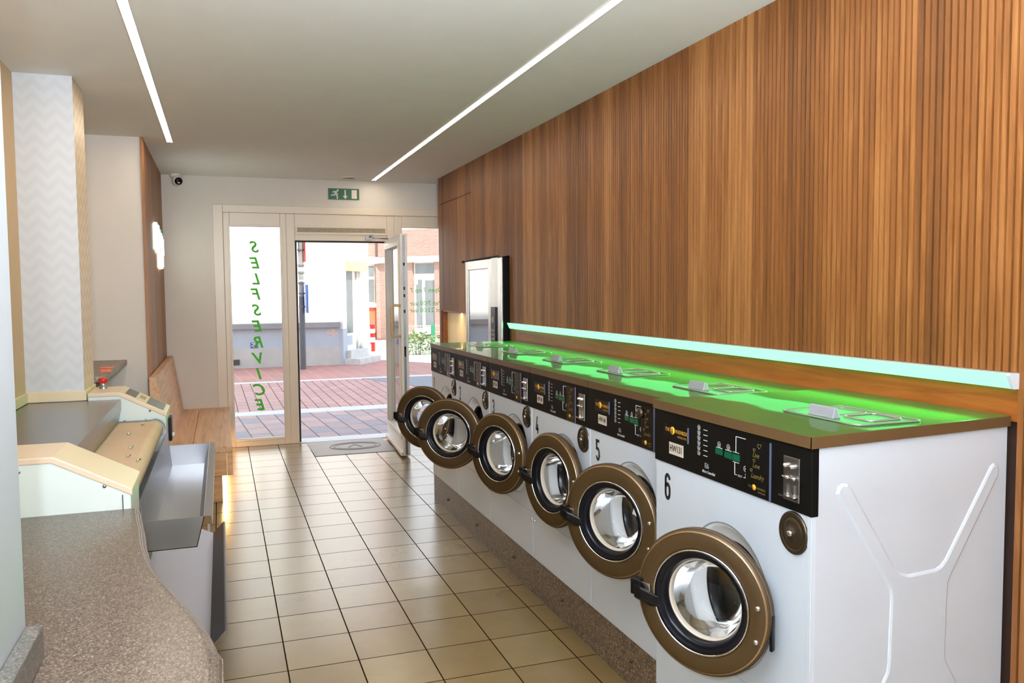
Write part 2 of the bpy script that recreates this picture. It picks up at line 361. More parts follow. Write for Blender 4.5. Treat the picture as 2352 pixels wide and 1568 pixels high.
# ------------------------------------------------------------------ slatted timber wall
s = MB(); pitch = .0265; sw = .0185; y = 8.6-sw; plank = 0; tone = 0; left = 0
seams = MB()
while y > -1.7:
    if left <= 0: left = random.choice([3, 4, 5, 5, 6, 7, 8]); tone = random.choice([.15, .2, .24, .27, .30, .26, .22, .36])+random.uniform(-.03, .03)
    left -= 1
    t = tone+random.uniform(-.05, .05); yc = y+sw/2
    segs = []
    if yc > 8.52: segs = [(0, CZ)]
    elif yc > 7.38: segs = [(1.405, CZ)]
    elif yc > 6.335: segs = [(1.885, CZ)]
    elif yc > 6.285: segs = [(1.2, CZ)]
    elif yc > 1.785: segs = [(1.347, CZ)]
    else: segs = [(0, CZ)]
    if 7.39 < yc < 8.535: segs = [(segs[0][0], 2.507), (2.513, CZ)]
    for z0, z1 in segs: s.box(XW, XW+.030, y, y+sw, z0, z1, t)
    y -= pitch
s.build('slat_tmp', 'slat', tone=True)
slat = bpy.data.objects['slat_tmp']; slat.name = 'slats'
wr = sempty('wall_right', 'wall of narrow vertical timber slats', (XW, 3.5, 0), 'structure'); slat.parent = wr; slat.location = -Vector(wr.location)
bk = MB()
bk.box(XW+.024, 2.75, 8.525, 8.6, 0, CZ); bk.box(XW+.024, 2.75, -1.75, 6.35, 0, CZ)
bk.box(XW+.024, 2.75, 7.38, 8.525, 1.405, CZ); bk.box(XW+.024, 2.75, 7.38, 8.525, 0, 1.03); bk.box(XW+.024, 2.75, 6.35, 7.38, 1.886, CZ)
bk.build('slat_backing', 'backing', wr)
MB().box(2.75, 3.0, -1.95, 9.02, -.2, CZ+.2).build('outer_wall', 'backing', wr)
# lit niche
nb = MB(); nb.box(XW+.06, XW+.08, 7.38, 8.525, 1.03, 1.405)
nb.build('niche_panel', 'nichepanel', wr)
nj = MB(); nj.box(XW+.012, XW+.06, 8.505, 8.525, 1.03, 1.405); nj.box(XW+.012, XW+.06, 7.38, 8.505, 1.39, 1.405)
nj.build('niche_jamb', 'boardwood', wr)
struct(MB().box(XW+.006, XW+.030, 1.785, 6.285, 1.20, 1.302).build('trim_1', 'boardwood', bevel=.002), 'plain timber board under the green light strip')

ls = thing('light_strip', 'glowing mint green light strip along the slatted wall', 'light', (XW-.01, 4.03, 1.325))
dfm = MB(); dfm.prism([(XW+.012, 1.301), (XW-.018, 1.301), (XW-.036, 1.341), (XW-.036, 1.346), (XW+.012, 1.346)], 'Y', 1.80, 6.285)
df_ = dfm.build('diffuser', 'ledgreen', ls)
M['housing_grey'] = plain('strip back', (.5, .5, .5), .5); df_.data.materials.append(M['housing_grey'])
for pl_ in df_.data.polygons:
    if pl_.normal.z > .9: pl_.material_index = 1
MB().prism([(XW+.012, 1.300), (XW-.019, 1.300), (XW-.037, 1.341), (XW-.037, 1.347), (XW+.012, 1.347)], 'Y', 1.787, 1.80).build('end_cap', 'white', ls)

# timber cladding on the left pier
s = MB(); y = YB-.02
while y > 6.95:
    s.box(-.545, -.528, y-.092, y-.003, 0, CZ, random.choice([.26, .3, .34, .38])); y -= .095
s.box(-.545, -.526, 6.935, 6.99, 0, CZ, .46)
o = s.build('trim_4', 'slat', tone=True); struct(o, 'dark timber cladding on the left pier above the bench')

# ------------------------------------------------------------------ ceiling lights and fittings
for nm, x0, x1, ya, yb, lab in (('ceiling_light', -.362, -.322, -1.6, 7.08, 'recessed white ceiling light line above the ironing machine and bench'),
                                ('ceiling_light', 1.547, 1.587, -1.6, 8.87, 'recessed white ceiling light line above the row of washing machines')):
    t = thing(nm, lab, 'ceiling light', ((x0+x1)/2, (ya+yb)/2, CZ), 'recessed ceiling light lines')
    MB().box(x0, x1, ya, yb, CZ-.004, CZ+.002).build('diffuser', 'led', t)
    fr = MB(); fr.box(x0-.004, x0, ya-.004, yb+.004, CZ-.005, CZ+.002); fr.box(x1, x1+.004, ya-.004, yb+.004, CZ-.005, CZ+.002)
    fr.box(x0, x1, yb, yb+.004, CZ-.005, CZ+.002); fr.build('frame', 'exitwhite', t)
t = thing('ceiling_vent', 'small round pale vent in the ceiling above the exit sign', 'vent', (1.29, 8.75, CZ))
MB().lathe([(.0001, -.004), (.05, -.004), (.07, -.010), (.085, -.004), (.085, .001)], (1.29, 8.75, CZ), 'Z', 28).build('grille', 'exitwhite', t)
sl = MB()
for k in range(5): sl.box(1.235+k*.024, 1.245+k*.024, 8.715, 8.785, CZ-.0075, CZ-.003)
sl.build('slot', 'dark', t)
c = thing('security_camera', 'white ceiling dome camera with black lens beside the dark timber cladding', 'camera', (-.39, 8.962, CZ))
MB().lathe([(.0001, -.035), (.05, -.035), (.058, -.02), (.06, .001)], (-.39, 8.962, CZ), 'Z', 28).build('base', 'exitwhite', c)
bl = MB(); bl.lathe([(.0001, -.055), (.03, -.046), (.046, -.028), (.052, 0), (.046, .028), (.03, .046), (.0001, .055)], (-.375, 8.935, CZ-.065), 'Z', 24); bl.build('ball', 'exitwhite', c)
le = MB().lathe([(.0001, 0), (.034, 0), (.038, .012), (.038, .03)], (0, 0, 0), 'Y', 24)
R3 = Matrix.Rotation(-.5, 3, 'X') @ Matrix.Rotation(0.25, 3, 'Z')
le.v = [tuple(Matrix.Rotation(.35, 3, 'Z') @ (Matrix.Rotation(.45, 3, 'X') @ Vector(v))+Vector((-.357, 8.890, CZ-.083))) for v in le.v]
le.build('lens', 'blackgloss', c)

# exit sign
e = thing('exit_sign', 'green emergency exit sign with running man above the door', 'sign', (1.27, YB-.01, 2.65))
MB().box(1.108, 1.434, YB-.012, YB, 2.59, 2.706).build('panel', 'green', e, bevel=.001)
yy = YB-.0135
pm = MB()
def P2(pts): pm.add([(1.108+x*.326, yy, 2.706-z*.116) for x, z in pts], [tuple(range(len(pts)))])
P2([(.30+.034*math.cos(a), .19+.095*math.sin(a)) for a in [k*PI/8 for k in range(16)]])
P2([(.19, .22), (.28, .26), (.27, .38), (.25, .5), (.22, .56), (.17, .52), (.20, .40)]); P2([(.19, .22), (.21, .29), (.17, .36), (.145, .42), (.125, .37), (.15, .29)])
P2([(.27, .38), (.30, .49), (.33, .55), (.31, .6), (.275, .52), (.25, .45)]); P2([(.20, .44), (.24, .52), (.20, .66), (.08, .66), (.08, .57), (.16, .57)]); P2([(.20, .50), (.255, .52), (.305, .70), (.30, .96), (.265, .96), (.27, .74)])
pm.build('running_man', 'exitwhite', e)
pm = MB(); P2([(.52, .12), (.565, .12), (.565, .66), (.62, .66), (.5425, .95), (.465, .66), (.52, .66)]); pm.build('arrow', 'exitwhite', e)
pm = MB(); P2([(.75, .12), (.92, .12), (.92, .90), (.75, .90)]); pm.build('door_symbol', 'exitwhite', e)

# ------------------------------------------------------------------ shop front
t = MB(); yf = YB-.012
t.box(-.053, .04, yf, YB+.05, 0, 2.507); t.box(.04, 2.75, yf, YB+.05, 2.43, 2.507)
struct(t.build('trim_2', 'pvc', bevel=.004), 'cream casing around the shop front')
def frame(name, x0, x1, z0, z1, gx0, gx1, gz0, gz1, lab):
    w = sempty(name, lab, ((x0+x1)/2, YB+.04, z0), 'window')
    m = MB(); ya, yb = YB, YB+.07
    m.box(x0, gx0, ya, yb, z0, z1); m.box(gx1, x1, ya, yb, z0, z1); m.box(gx0, gx1, ya, yb, z0, gz0); m.box(gx0, gx1, ya, yb, gz1, z1)
    m.build('window_frame', 'pvc', w, bevel=.005)
    b = MB(); d = .016
    b.box(gx0-.02, gx0+.0, ya-.008, ya+.03, gz0-.02, gz1+.02); b.box(gx1, gx1+.02, ya-.008, ya+.03, gz0-.02, gz1+.02)
    b.box(gx0, gx1, ya-.008, ya+.03, gz0-.02, gz0); b.box(gx0, gx1, ya-.008, ya+.03, gz1, gz1+.02); b.build('glazing_bead', 'pvc', w, bevel=.003)
    MB().quad((gx0, YB+.035, gz0), (gx1, YB+.035, gz0), (gx1, YB+.035, gz1), (gx0, YB+.035, gz1)).build('window_pane', 'pane', w)
    return w
w1 = frame('window_1', .04, .665, 0, 2.43, .105, .604, .078, 2.29, 'tall cream framed shop window with mirrored green letters, left of the open door')
lt = MB()
zs = [2.075, 1.909, 1.742, 1.585, 1.419, 1.251, 1.083, .914, .751, .583, .424]
for ch, z in zip('SELFSERVICE', zs): addtext(lt, ch, .165, (.357+(2.075-z)*.010, YB+.034, z), (-1, 0, 0), (0, 0, 1), 1.0, .27, .0035)
lt.build('lettering', 'vinyl', w1)
w2 = frame('window_2', 1.81, 2.75, 0, 2.43, 1.894, 2.68, .078, 2.305, 'cream framed shop window with mirrored opening hours, right of the door')
lt = MB()
for body, z, xr in (('Open 7 op 7', 1.617, 1.984), ('Van 7:00 uur', 1.471, 1.977), ('tot 23:00 uur', 1.394, 1.976)):
    vs, fs = txt(body); hw = max(v[0] for v in vs)*.071
    addtext(lt, body, .071, (xr+hw, YB+.034, z), (-1, 0, 0), (0, 0, 1), 1.0, 0, 0)
lt.build('lettering', 'vinyl', w2)
d = sempty('door_1', 'open glazed entrance door with cream frame and pull handle', (1.68, 8.9, 0), 'door')
jm = MB(); jm.box(.665, .752, YB, YB+.07, 0, 2.43); jm.box(1.728, 1.81, YB, YB+.07, 0, 2.43); jm.box(.752, 1.728, YB, YB+.07, 2.15, 2.43)
jm.build('door_frame', 'pvc', d, bevel=.005)
g = MB(); g.box(.752, .772, YB+.03, YB+.07, 0, 2.15); g.box(.752, 1.728, YB+.02, YB+.07, 2.135, 2.15); g.build('door_seal', 'dark', d)
v = MB(); v.box(.757, 1.727, YB-.014, YB, 2.217, 2.238); v.box(.757, 1.727, YB-.014, YB, 2.285, 2.306); v.box(.757, .778, YB-.014, YB, 2.238, 2.285); v.box(1.706, 1.727, YB-.014, YB, 2.238, 2.285)
v.build('trickle_vent', 'pvc', d, bevel=.003)
MB().box(.778, 1.706, YB-.008, YB, 2.238, 2.285).build('vent_grille', plain('vent mesh', srgb(150, 138, 112), .5, var=.2, scale=60), d)
v = MB(); v.tube([(1.515, YB-.03, 2.185), (1.74, YB-.03, 2.178)], .005); v.box(1.49, 1.56, YB-.035, YB, 2.165, 2.20); v.tube([(1.53, YB-.03, 2.19), (1.57, YB-.05, 2.215)], .008); v.build('door_closer', 'steel', d)
MB().box(.752, .766, YB-.004, YB+.03, .90, .96).build('strike_plate', 'dark', d)
lx0, lx1, ly0, ly1 = 1.622, 1.690, 7.82, 8.97
lf = MB(); st = .105
lf.box(lx0, lx1, ly0, ly0+st, .02, 2.155); lf.box(lx0, lx1, ly1-st, ly1, .02, 2.155); lf.box(lx0, lx1, ly0+st, ly1-st, .02, .21); lf.box(lx0, lx1, ly0+st, ly1-st, 2.05, 2.155)
leaf = lf.build('door_leaf', plain('white pvc', srgb(232, 228, 220), .3, var=.01), d, bevel=.004)
bl = MB(); bl.box(lx0-.012, lx0, ly0+.06, ly1-.06, .17, .22); bl.box(lx0-.012, lx0, ly0+st-.03, ly0+st, .21, 2.06); bl.box(lx0-.012, lx0, ly1-st, ly1-st+.03, .21, 2.06); bl.box(lx0-.012, lx0, ly0+.06, ly1-.06, 2.05, 2.09)
bl.box(lx0-.02, lx0, ly0, ly1, .02, .055)
bl.build('glazing_bead', 'pvc', leaf, bevel=.003)
MB().quad(((lx0+lx1)/2, ly0+st, .21), ((lx0+lx1)/2, ly1-st, .21), ((lx0+lx1)/2, ly1-st, 2.05), ((lx0+lx1)/2, ly0+st, 2.05)).build('door_pane', 'pane', leaf)
lk = MB(); lk.box(lx0+.021, lx0+.045, ly0-.004, ly0, .03, 2.14); lk.build('lock_strip', 'steel_dull', leaf)
lk = MB()
for z in (.98, 1.05, 1.40, 1.55, 1.62, 1.85): lk.box(lx0+.025, lx0+.041, ly0-.008, ly0-.004, z, z+.03 if z != .98 else z+.09)
lk.build('lock_case', 'dark', leaf)
h = MB(); h.tube([(lx0, ly0+.05, 1.47), (lx0-.075, ly0+.05, 1.475), (lx0-.085, ly0+.05, 1.46), (lx0-.085, ly0+.05, 1.19), (lx0-.075, ly0+.05, 1.175), (lx0, ly0+.05, 1.18)], .014, 10)
h.build('door_handle', plain('beige handle', srgb(196, 166, 128), .4), leaf)
for o_ in [leaf]+list(leaf.children):      # the leaf stands a few degrees short of square
    oy = Vector(o_['_o']).y
    for v_ in o_.data.vertices: v_.co.x += (v_.co.y+oy-ly0)*.058
struct(MB().box(.752, 1.728, 9.0, 9.27, -.05, .006).build('trim_3', plain('sill stone', srgb(190, 190, 192), .5)), 'pale stone threshold under the entrance door')
mt = MB(); mt.prism([(.82, 9.0), (1.62, 9.0), (1.64, 8.21), (1.108, 8.21), (1.108, 8.21), (.83, 8.21)], 'Z', .0005, .004)
m_ = thing('door_mat', 'thin grey metal floor plate with an oval emblem inside the entrance', 'mat', (1.25, 8.6, 0)); mt.build('plate', 'matmetal', m_)
ov = MB(); ov.tube([(1.28+.26*math.cos(a), 8.62+.20*math.sin(a), .0045) for a in [k*PI/20 for k in range(40)]], .004, 6, True); ov.tube([(1.28+.22*math.cos(a), 8.62+.15*math.sin(a), .0045) for a in [k*PI/20 for k in range(40)]], .003, 6, True)
ov.tube([(1.20, 8.55, .0045), (1.28, 8.7, .0045), (1.34, 8.55, .0045)], .004, 6); ov.build('emblem', plain('emblem grey', srgb(104, 97, 90), .5), m_)

# ------------------------------------------------------------------ washing machines
def washer(ix, label, near, far, X, top, bot, th, R, zc, hy, model, coin, keyknob):
    """front face on x = X facing -X; near/far are the world Y edges"""
    w = far-near
    t = thing('washing_machine', label, 'washing machine', (X, (near+far)/2, bot), 'numbered washing machines')
    zp0, zp1 = top-.212, top-.031
    zs = bot+.24                            # service panel seam
    skew = .075 if ix == 6 else 0
    def sy(x): return near+.003+skew*(x-X)/.76
    xb = 2.19; cy = hy+R+.066; rr = .217 if ix == 6 else .214; dz = zc-.028 if ix == 6 else zc-.018
    cb = MB()
    cb.add([(X+.004, near+.003, bot), (xb, sy(xb), bot), (xb, sy(xb), top-.03), (X+.004, near+.003, top-.03), (X+.004, far-.003, bot), (xb, far-.003, bot), (xb, far-.003, top-.03), (X+.004, far-.003, top-.03)],
           [(0, 1, 2, 3), (7, 6, 5, 4), (1, 5, 6, 2), (0, 4, 5, 1)])
    cb.build('cabinet', 'white', t)
    fr = MB(); y0, y1, z0, z1 = near+.003, far-.003, zs, zp0
    angs = sorted(set([2*PI*k/64 for k in range(64)]+[math.atan2(zz-dz, yy-cy) % (2*PI) for yy in (y0, y1) for zz in (z0, z1)]))
    inn, out = [], []
    for a in angs:
        ca, sa = math.cos(a), math.sin(a); q = 1e9
        if ca > 1e-9: q = min(q, (y1-cy)/ca)
        if ca < -1e-9: q = min(q, (y0-cy)/ca)
        if sa > 1e-9: q = min(q, (z1-dz)/sa)
        if sa < -1e-9: q = min(q, (z0-dz)/sa)
        q = max(q, rr+.001)
        inn.append((X, cy+rr*ca, dz+rr*sa)); out.append((X, cy+q*ca, dz+q*sa))
    n = len(angs); fr.add(inn+out, [(i, (i+1) % n, n+(i+1) % n, n+i) for i in range(n)])
    fr.add([(X, y0, zp0), (X, y0, bot), (X+.012, y0, bot), (X+.012, y0, zp0)], [(0, 1, 2, 3)])
    fr.add([(X, y1, zp0), (X, y1, bot), (X+.012, y1, bot), (X+.012, y1, zp0)], [(0, 1, 2, 3)])
    fr.build('front_panel', 'white', t)
    MB().box(X-.0005, X+.01, near+.004, far-.004, bot, zs-.0025).build('service_panel', 'white', t, bevel=.002)
    for yy in (near+.022, far-.022): MB().lathe([(.0001, -.007), (.006, -.006), (.009, 0), (.009, .002)], (X, yy, bot+.20), 'X', 12).build('screw', 'chrome', t)
    dish = MB().lathe([(rr, 0), (rr-.001, .004), (rr-.006, .004), (rr-.014, .008), (.185, .026), (.158, .034)], (X, cy, dz), 'X', 64); dish.build('dish', 'dish', t); MB().lathe([(rr+.0015, -.0004), (rr-.0015, -.0004), (rr-.0015, .004)], (X, cy, dz), 'X', 64).build('dish_seam', 'seam', t)
    MB().box(X-.003, X, near+.003, near+.020, bot+.245, zp0-.001).build('edge_strip', 'white', t, bevel=.002)
    MB().lathe([(.160, .032), (.155, .028), (.149, .034), (.146, .07)], (X, cy, dz), 'X', 56).build('gasket', 'rubber', t)
    dr = MB().lathe([(.147, .06), (.190, .08), (.190, .34), (.0001, .36)], (X, cy, dz), 'X', 48); dm = dr.build('drum', 'drum', t)
    ho = MB()
    for k in range(22):
        a = 2*PI*k/22
        for xx in (.14, .18, .22, .26, .30):
            p0 = Vector((X+xx, cy+.1895*math.cos(a), dz+.1895*math.sin(a))); tg = Vector((0, -math.sin(a), math.cos(a)))*.006; ax = Vector((.006, 0, 0)); ir = Vector((0, math.cos(a), math.sin(a)))*-.001
            ho.add([p0+ir+tg, p0+ir+ax, p0+ir-tg, p0+ir-ax], [(0, 1, 2, 3)])
    for k in range(3):
        a = 2*PI*k/3+.4
        ho.box(X+.10, X+.34, cy+.15*math.cos(a)-.01, cy+.15*math.cos(a)+.01, dz+.15*math.sin(a)-.01, dz+.15*math.sin(a)+.01)
    ho.build('perforation', 'dark', dm)
    # control panel
    MB().box(X-.006, X+.018, near+.001, far-.001, zp0, zp1).build('control_panel', 'black', t, bevel=.003)
    cp = bpy.data.objects[-1] if False else t.children[-1]
    xf = X-.0065
    rgt, upv = (0, -1, 0), (0, 0, 1)
    k = w/.82
    F = lambda y: far-(2.555-y)*k                 # positions measured on the largest machine
    Z = lambda z: top+(z-1.22)
    pl = MB().box(xf-.003, xf, F(2.333), F(2.487), Z(1.098), Z(1.150)); lp = pl.build('logo_plate', 'blackgloss', cp)
    tx = MB(); addtext(tx, 'THE', .0175, (xf-.0035, F(2.460), Z(1.127)), rgt, upv, .9, 0, .0004); tx.build('logo_word', 'gold', cp); tx = MB(); addtext(tx, 'WASHBOX', .0175, (xf-.0035, F(2.372), Z(1.127)), rgt, upv, .86*k, 0, .0004); tx.build('logo_word', 'gold', cp); tx = MB(); addtext(tx, 'WASSALONS', .010, (xf-.0035, F(2.367), Z(1.111)), rgt, upv, 1.0*k)
    tx.build('logo_subtitle', 'gold', cp)
    bd = MB().lathe([(.0001, -.0012), (.0135, -.0012), (.0135, 0)], (xf-.003, F(2.427), Z(1.127)), 'X', 20); bo = bd.build('badge', 'badge', cp); bs = MB(); addtext(bs, 'S', .019, (xf-.0044, F(2.427), Z(1.127)), rgt, upv, .8, 0, .0006); bs.build('badge_letter', 'black', cp)
    MB().box(xf-.004, xf, F(2.333)-.004, F(2.333), Z(1.098), Z(1.150)).build('plate_edge', 'edge', cp)
    hp = MB().box(xf-.0015, xf, F(2.362), F(2.452), Z(1.046), Z(1.086)).build('model_plate', 'plate', cp)
    tx = MB(); addtext(tx, model, .030, (xf-.002, F(2.407), Z(1.066)), rgt, upv, .82*k, 0, .0009); tx.build('lettering', 'ink', cp)
    pr = MB()
    for q in range(6):
        z = Z(1.159-q*.0163); y = F(2.268)
        pr.box(xf-.001, xf, y-.048*k, y-.026*k, z-.0009, z+.0009)
        pg = MB(); pg.add([(xf-.0008, y+.010, z+.008), (xf-.0008, y-.010, z+.008), (xf-.0008, y-.007, z-.004), (xf-.0008, y+.007, z-.004)], [(0, 1, 2, 3)])
        pg.add([(xf-.0008, y+.004, z+.005), (xf-.0008, y-.004, z+.005), (xf-.0008, y-.004, z+.012), (xf-.0008, y+.004, z+.012)], [(0, 1, 2, 3)]); pg.build('wash_symbol', 'printgrey', cp)
    for yy, zz in ((2.155, 1.127), (2.106, 1.127)):
        pg = MB(); pg.lathe([(.0095, 0), (.0065, 0)], (xf-.0008, F(yy), Z(zz)), 'X', 18); pg.box(xf-.0009, xf-.0006, F(yy)-.004, F(yy)+.004, Z(zz)-.005, Z(zz)+.003); pg.build('display_symbol', 'printgrey', cp)
        pr.box(xf-.001, xf, F(yy)-.016*k, F(yy)+.016*k, Z(1.1165), Z(1.118))
    L_ = lambda a, b, c, d: pr.box(xf-.001, xf, min(F(a), F(c)), max(F(a), F(c)), min(Z(b), Z(d)), max(Z(b), Z(d)))
    L_(2.069, 1.167, 2.067, 1.118); L_(2.069, 1.167, 2.010, 1.165); L_(2.082, 1.119, 2.052, 1.1175); L_(2.082, 1.0895, 2.052, 1.088); L_(2.074, 1.088, 2.072, 1.052); L_(2.074, 1.053, 2.062, 1.0515)
    L_(2.028, 1.053, 2.019, 1.0515); L_(2.020, 1.066, 2.0185, 1.052)
    pt = MB(); addtext(pt, 'SELECT', .0085, (xf-.001, F(2.045), Z(1.052)), rgt, upv, .8*k); pt.build('select_lettering', 'print', cp); pt = MB(); addtext(pt, 'Micro Controlled', .0125, (xf-.001, F(2.212), Z(1.028)), rgt, upv, .8*k, .3, .0003); pt.build('panel_lettering', 'print', cp); pi = MB()
    pi.lathe([(.0085, 0), (.0068, 0)], (xf-.001, F(2.020), Z(1.079)), 'X', 20); pi.add([(xf-.001, F(2.020)+.002, Z(1.083)), (xf-.001, F(2.020)+.002, Z(1.075)), (xf-.001, F(2.020)-.004, Z(1.079))], [(0, 1, 2)]); pi.build('start_symbol', 'print', cp)
    pr.build('printed_lines', 'print', cp)
    pg = MB(); addtext(pg, 'E6', .022, (xf-.001, F(2.222), Z(1.047)), rgt, upv, 1.1*k, 0, .0008)
    pg.build('panel_code', 'printgrey', cp)
    for yy, zz in ((2.155, 1.106), (2.108, 1.103), (2.067, 1.103)):
        MB().box(xf-.0012, xf, F(yy)-.0185*k, F(yy)+.0185*k, Z(zz)-.010, Z(zz)+.010).build('display', 'display', cp)
    gp = MB().box(xf-.003, xf-.0002, F(1.905), F(2.016), Z(1.012), Z(1.174)).build('glass_panel', 'blackgloss', cp)
    MB().box(xf-.0042, xf, F(1.905)-.004, F(1.905), Z(1.012), Z(1.174)).build('plate_edge', 'edge', cp)
    gt = MB(); gx = xf-.0035
    for body, yy, zz, sz in (('Live', 1.968, 1.128, .022), ('Love', 1.966, 1.098, .020), ('Laundry', 1.960, 1.068, .021)): addtext(gt, body, sz, (gx, F(yy), Z(zz)), rgt, upv, .85*k, .35)
    for yy, zz, q in ((1.952, 1.157, .008), (1.975, 1.143, .005), (1.975, 1.112, .005), (1.988, 1.083, .005)):
        gt.tube([(gx, F(yy)+q*1.1*math.sin(a)**3, Z(zz)+q*(.8*math.cos(a)-.3*math.cos(2*a)-.12*math.cos(3*a))) for a in [j*PI/9 for j in range(18)]], .0007, 4, True)
    gt.build('slogan', 'golddim', cp)
    tx = MB(); addtext(tx, 'THE', .010, (gx, F(1.995), Z(1.035)), rgt, upv, .9*k); tx.build('logo_word', 'golddim', cp); tx = MB(); addtext(tx, 'WASHBOX', .010, (gx, F(1.942), Z(1.035)), rgt, upv, .8*k); tx.build('logo_word', 'golddim', cp); tx = MB(); addtext(tx, 'WASSALONS', .006, (gx, F(1.940), Z(1.025)), rgt, upv, 1*k); tx.build('logo_subtitle', 'golddim', cp)
    MB().lathe([(.0001, -.001), (.0085, -.001), (.0085, 0)], (gx+.0005, F(1.975), Z(1.035)), 'X', 16).build('badge', 'badge', cp)
    if coin:
        cs = MB().box(xf-.004, xf, near+.045, near+.110, Z(1.034), Z(1.153)).build('coin_slot', 'steel', cp, bevel=.004)
        ym = near+.0775
        for yy in (ym-.014, ym+.014):
            MB().lathe([(.0001, -.016), (.005, -.014), (.007, 0)], (xf-.003, yy, Z(1.130)), 'X', 12).build('coin_button', 'chrome', cp)
            MB().tube([(xf-.010, yy+.011, Z(1.098)), (xf-.010, yy-.011, Z(1.098))], .0045, 8).build('coin_lever', 'chrome', cp)
            MB().box(xf-.008, xf-.003, yy-.002, yy+.002, Z(1.050), Z(1.078)).build('coin_guide', 'chrome', cp)
        MB().box(xf-.018, xf-.003, ym-.030, ym+.034, Z(1.044), Z(1.049)).build('coin_tray', 'chrome', cp)
    if keyknob:
        kk = MB().lathe([(.0001, -.014), (.017, -.014), (.020, -.010), (.020, 0)], (xf, F(2.02), Z(1.142)), 'X', 24); kk.box(xf-.019, xf-.013, F(2.02)-.015, F(2.02)+.015, Z(1.142)-.003, Z(1.142)+.003); kk.build('key_knob', 'lockdark', cp)
    # round lock
    ly, lz = near+.075, top-.272
    rl = MB().lathe([(.058, .001), (.058, -.004), (.054, -.008), (.045, -.006), (.042, -.003), (.040, -.006), (.030, -.008), (.012, -.008), (.010, -.014), (.0001, -.014)], (X, ly, lz), 'X', 40).build('round_lock', 'lockdark', t)
    MB().lathe([(.0001, -.019), (.007, -.019), (.008, -.013)], (X, ly, lz), 'X', 16).build('key_hole', 'chrome', rl)
    tx = MB()
    for st_ in DIG[ix]: ribbon(tx, [(px_*.042, py_*.0445) for px_, py_ in st_], .0135, (X-.0008, F(2.474), Z(.926)), rgt, upv, (-1, 0, 0))
    tx.build('number', 'ink', t)
    # door, hinged on the near side
    hx = X-.05; D = Vector((hx, hy, zc))
    ring = MB().lathe([(R-.004, .034), (R, .028), (R, .006), (R-.005, 0), (R-.012, -.003), (.160, -.003), (.153, -.001), (.150, .012), (.150, .034)], (0, R, 0), 'X', 72)
    dob = ring.build('door', 'bronze', t, loc=(0, 0, 0)); dob.location = D-Vector(t['_o']); dob['_o'] = (0, 0, 0)
    def sub(mb, name, mat, bevel=0):
        o = mb.build(name, mat, None, loc=(0, 0, 0), bevel=bevel); o.parent = dob; o.location = (0, 0, 0); return o
    sub(MB().lathe([(.1535, -.002), (.1525, -.007), (.1490, -.007), (.148, -.001)], (0, R, 0), 'X', 64), 'trim_ring', 'chrome')
    sub(MB().lathe([(R+.001, .006), (R+.001, .012), (R-.006, .0), (R-.007, -.0035), (R-.010, -.0040)], (0, R, 0), 'X', 64), 'edge_ring', 'bronze_edge')
    sub(MB().lathe([(.149, .002), (.147, -.005), (.139, -.005), (.134, .004), (.130, .002), (.124, .012), (.118, .030), (.118, .045)], (0, R, 0), 'X', 64), 'door_gasket', 'rubber')
    sub(MB().lathe([(.119, .028), (.116, .026), (.113, .034), (.113, .046)], (0, R, 0), 'X', 56), 'glass_collar', 'plate')
    sub(MB().lathe([(.114, .040), (.108, .075), (.098, .115), (.088, .130), (.060, .140), (.0001, .144)], (0, R, 0), 'X', 56), 'door_glass', 'doorglass')
    hd = MB(); yh = 2*R
    hd.hexa([(-.004, yh-.082, -.048), (-.004, yh-.045, -.052), (-.030, yh-.004, -.026), (-.034, yh-.03, -.022)], [(-.004, yh-.082, -.014), (-.004, yh-.045, -.004), (-.030, yh-.004, .020), (-.034, yh-.03, .012)])
    hd.box(-.026, .012, yh-.024, yh+.010, -.020, .030); sub(hd, 'door_handle', 'handle', .005)
    sub(MB().box(-.014, .004, yh-.052, yh-.024, -.006, .022), 'latch', 'chrome', .002)
    for zz in (.028, -.068): sub(MB().lathe([(.0001, -.010), (.006, -.009), (.008, -.003), (.008, .001)], (0, .030+abs(zz)*.12, zz), 'X', 12), 'hinge_screw', 'chrome')
    hg = MB(); hg.box(.010, .028, -.003, .007, -.09, .01); sub(hg, 'hinge', 'rubber', .004)
    dob.rotation_euler = (0, 0, math.radians(th))
    # top sheet with a bronze edge strip and the detergent lid
    tp = MB(); ov_ = .012 if ix == 6 else .008
    yn = near+.002 if ix < 6 else near-.006
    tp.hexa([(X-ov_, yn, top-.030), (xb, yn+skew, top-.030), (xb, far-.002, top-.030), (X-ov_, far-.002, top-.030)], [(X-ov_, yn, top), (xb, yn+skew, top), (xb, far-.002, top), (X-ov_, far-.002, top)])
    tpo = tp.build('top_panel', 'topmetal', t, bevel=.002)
    te = MB(); te.box(X-ov_-.002, X-ov_+.004, yn-.001, far-.002, top-.031, top-.0005)
    te.hexa([(X-ov_-.002, yn-.002, top-.031), (xb, yn+skew-.002, top-.031), (xb, yn+skew+.003, top-.031), (X-ov_-.002, yn+.003, top-.031)], [(X-ov_-.002, yn-.002, top-.0005), (xb, yn+skew-.002, top-.0005), (xb, yn+skew+.003, top-.0005), (X-ov_-.002, yn+.003, top-.0005)])
    te.build('top_edge', 'topedge', tpo)
    G = MB(); lx, lyc = X+.325, near+.215+(.03 if ix == 6 else .02)
    hwx, hwy = .115, .165
    def rrect(x0, x1, y0, y1, r, z, nseg=5):
        o = []
        for (cx_, cy_, a0) in ((x1-r, y1-r, 0), (x0+r, y1-r, PI/2), (x0+r, y0+r, PI), (x1-r, y0+r, 1.5*PI)):
            for q in range(nseg+1): a = a0+q*PI/2/nseg; o.append((cx_+r*math.cos(a), cy_+r*math.sin(a), z))
        return o
    zz = top+.004
    G.add(rrect(lx-hwx, lx+hwx, lyc-hwy, lyc+hwy, .02, zz), [tuple(range(24))])
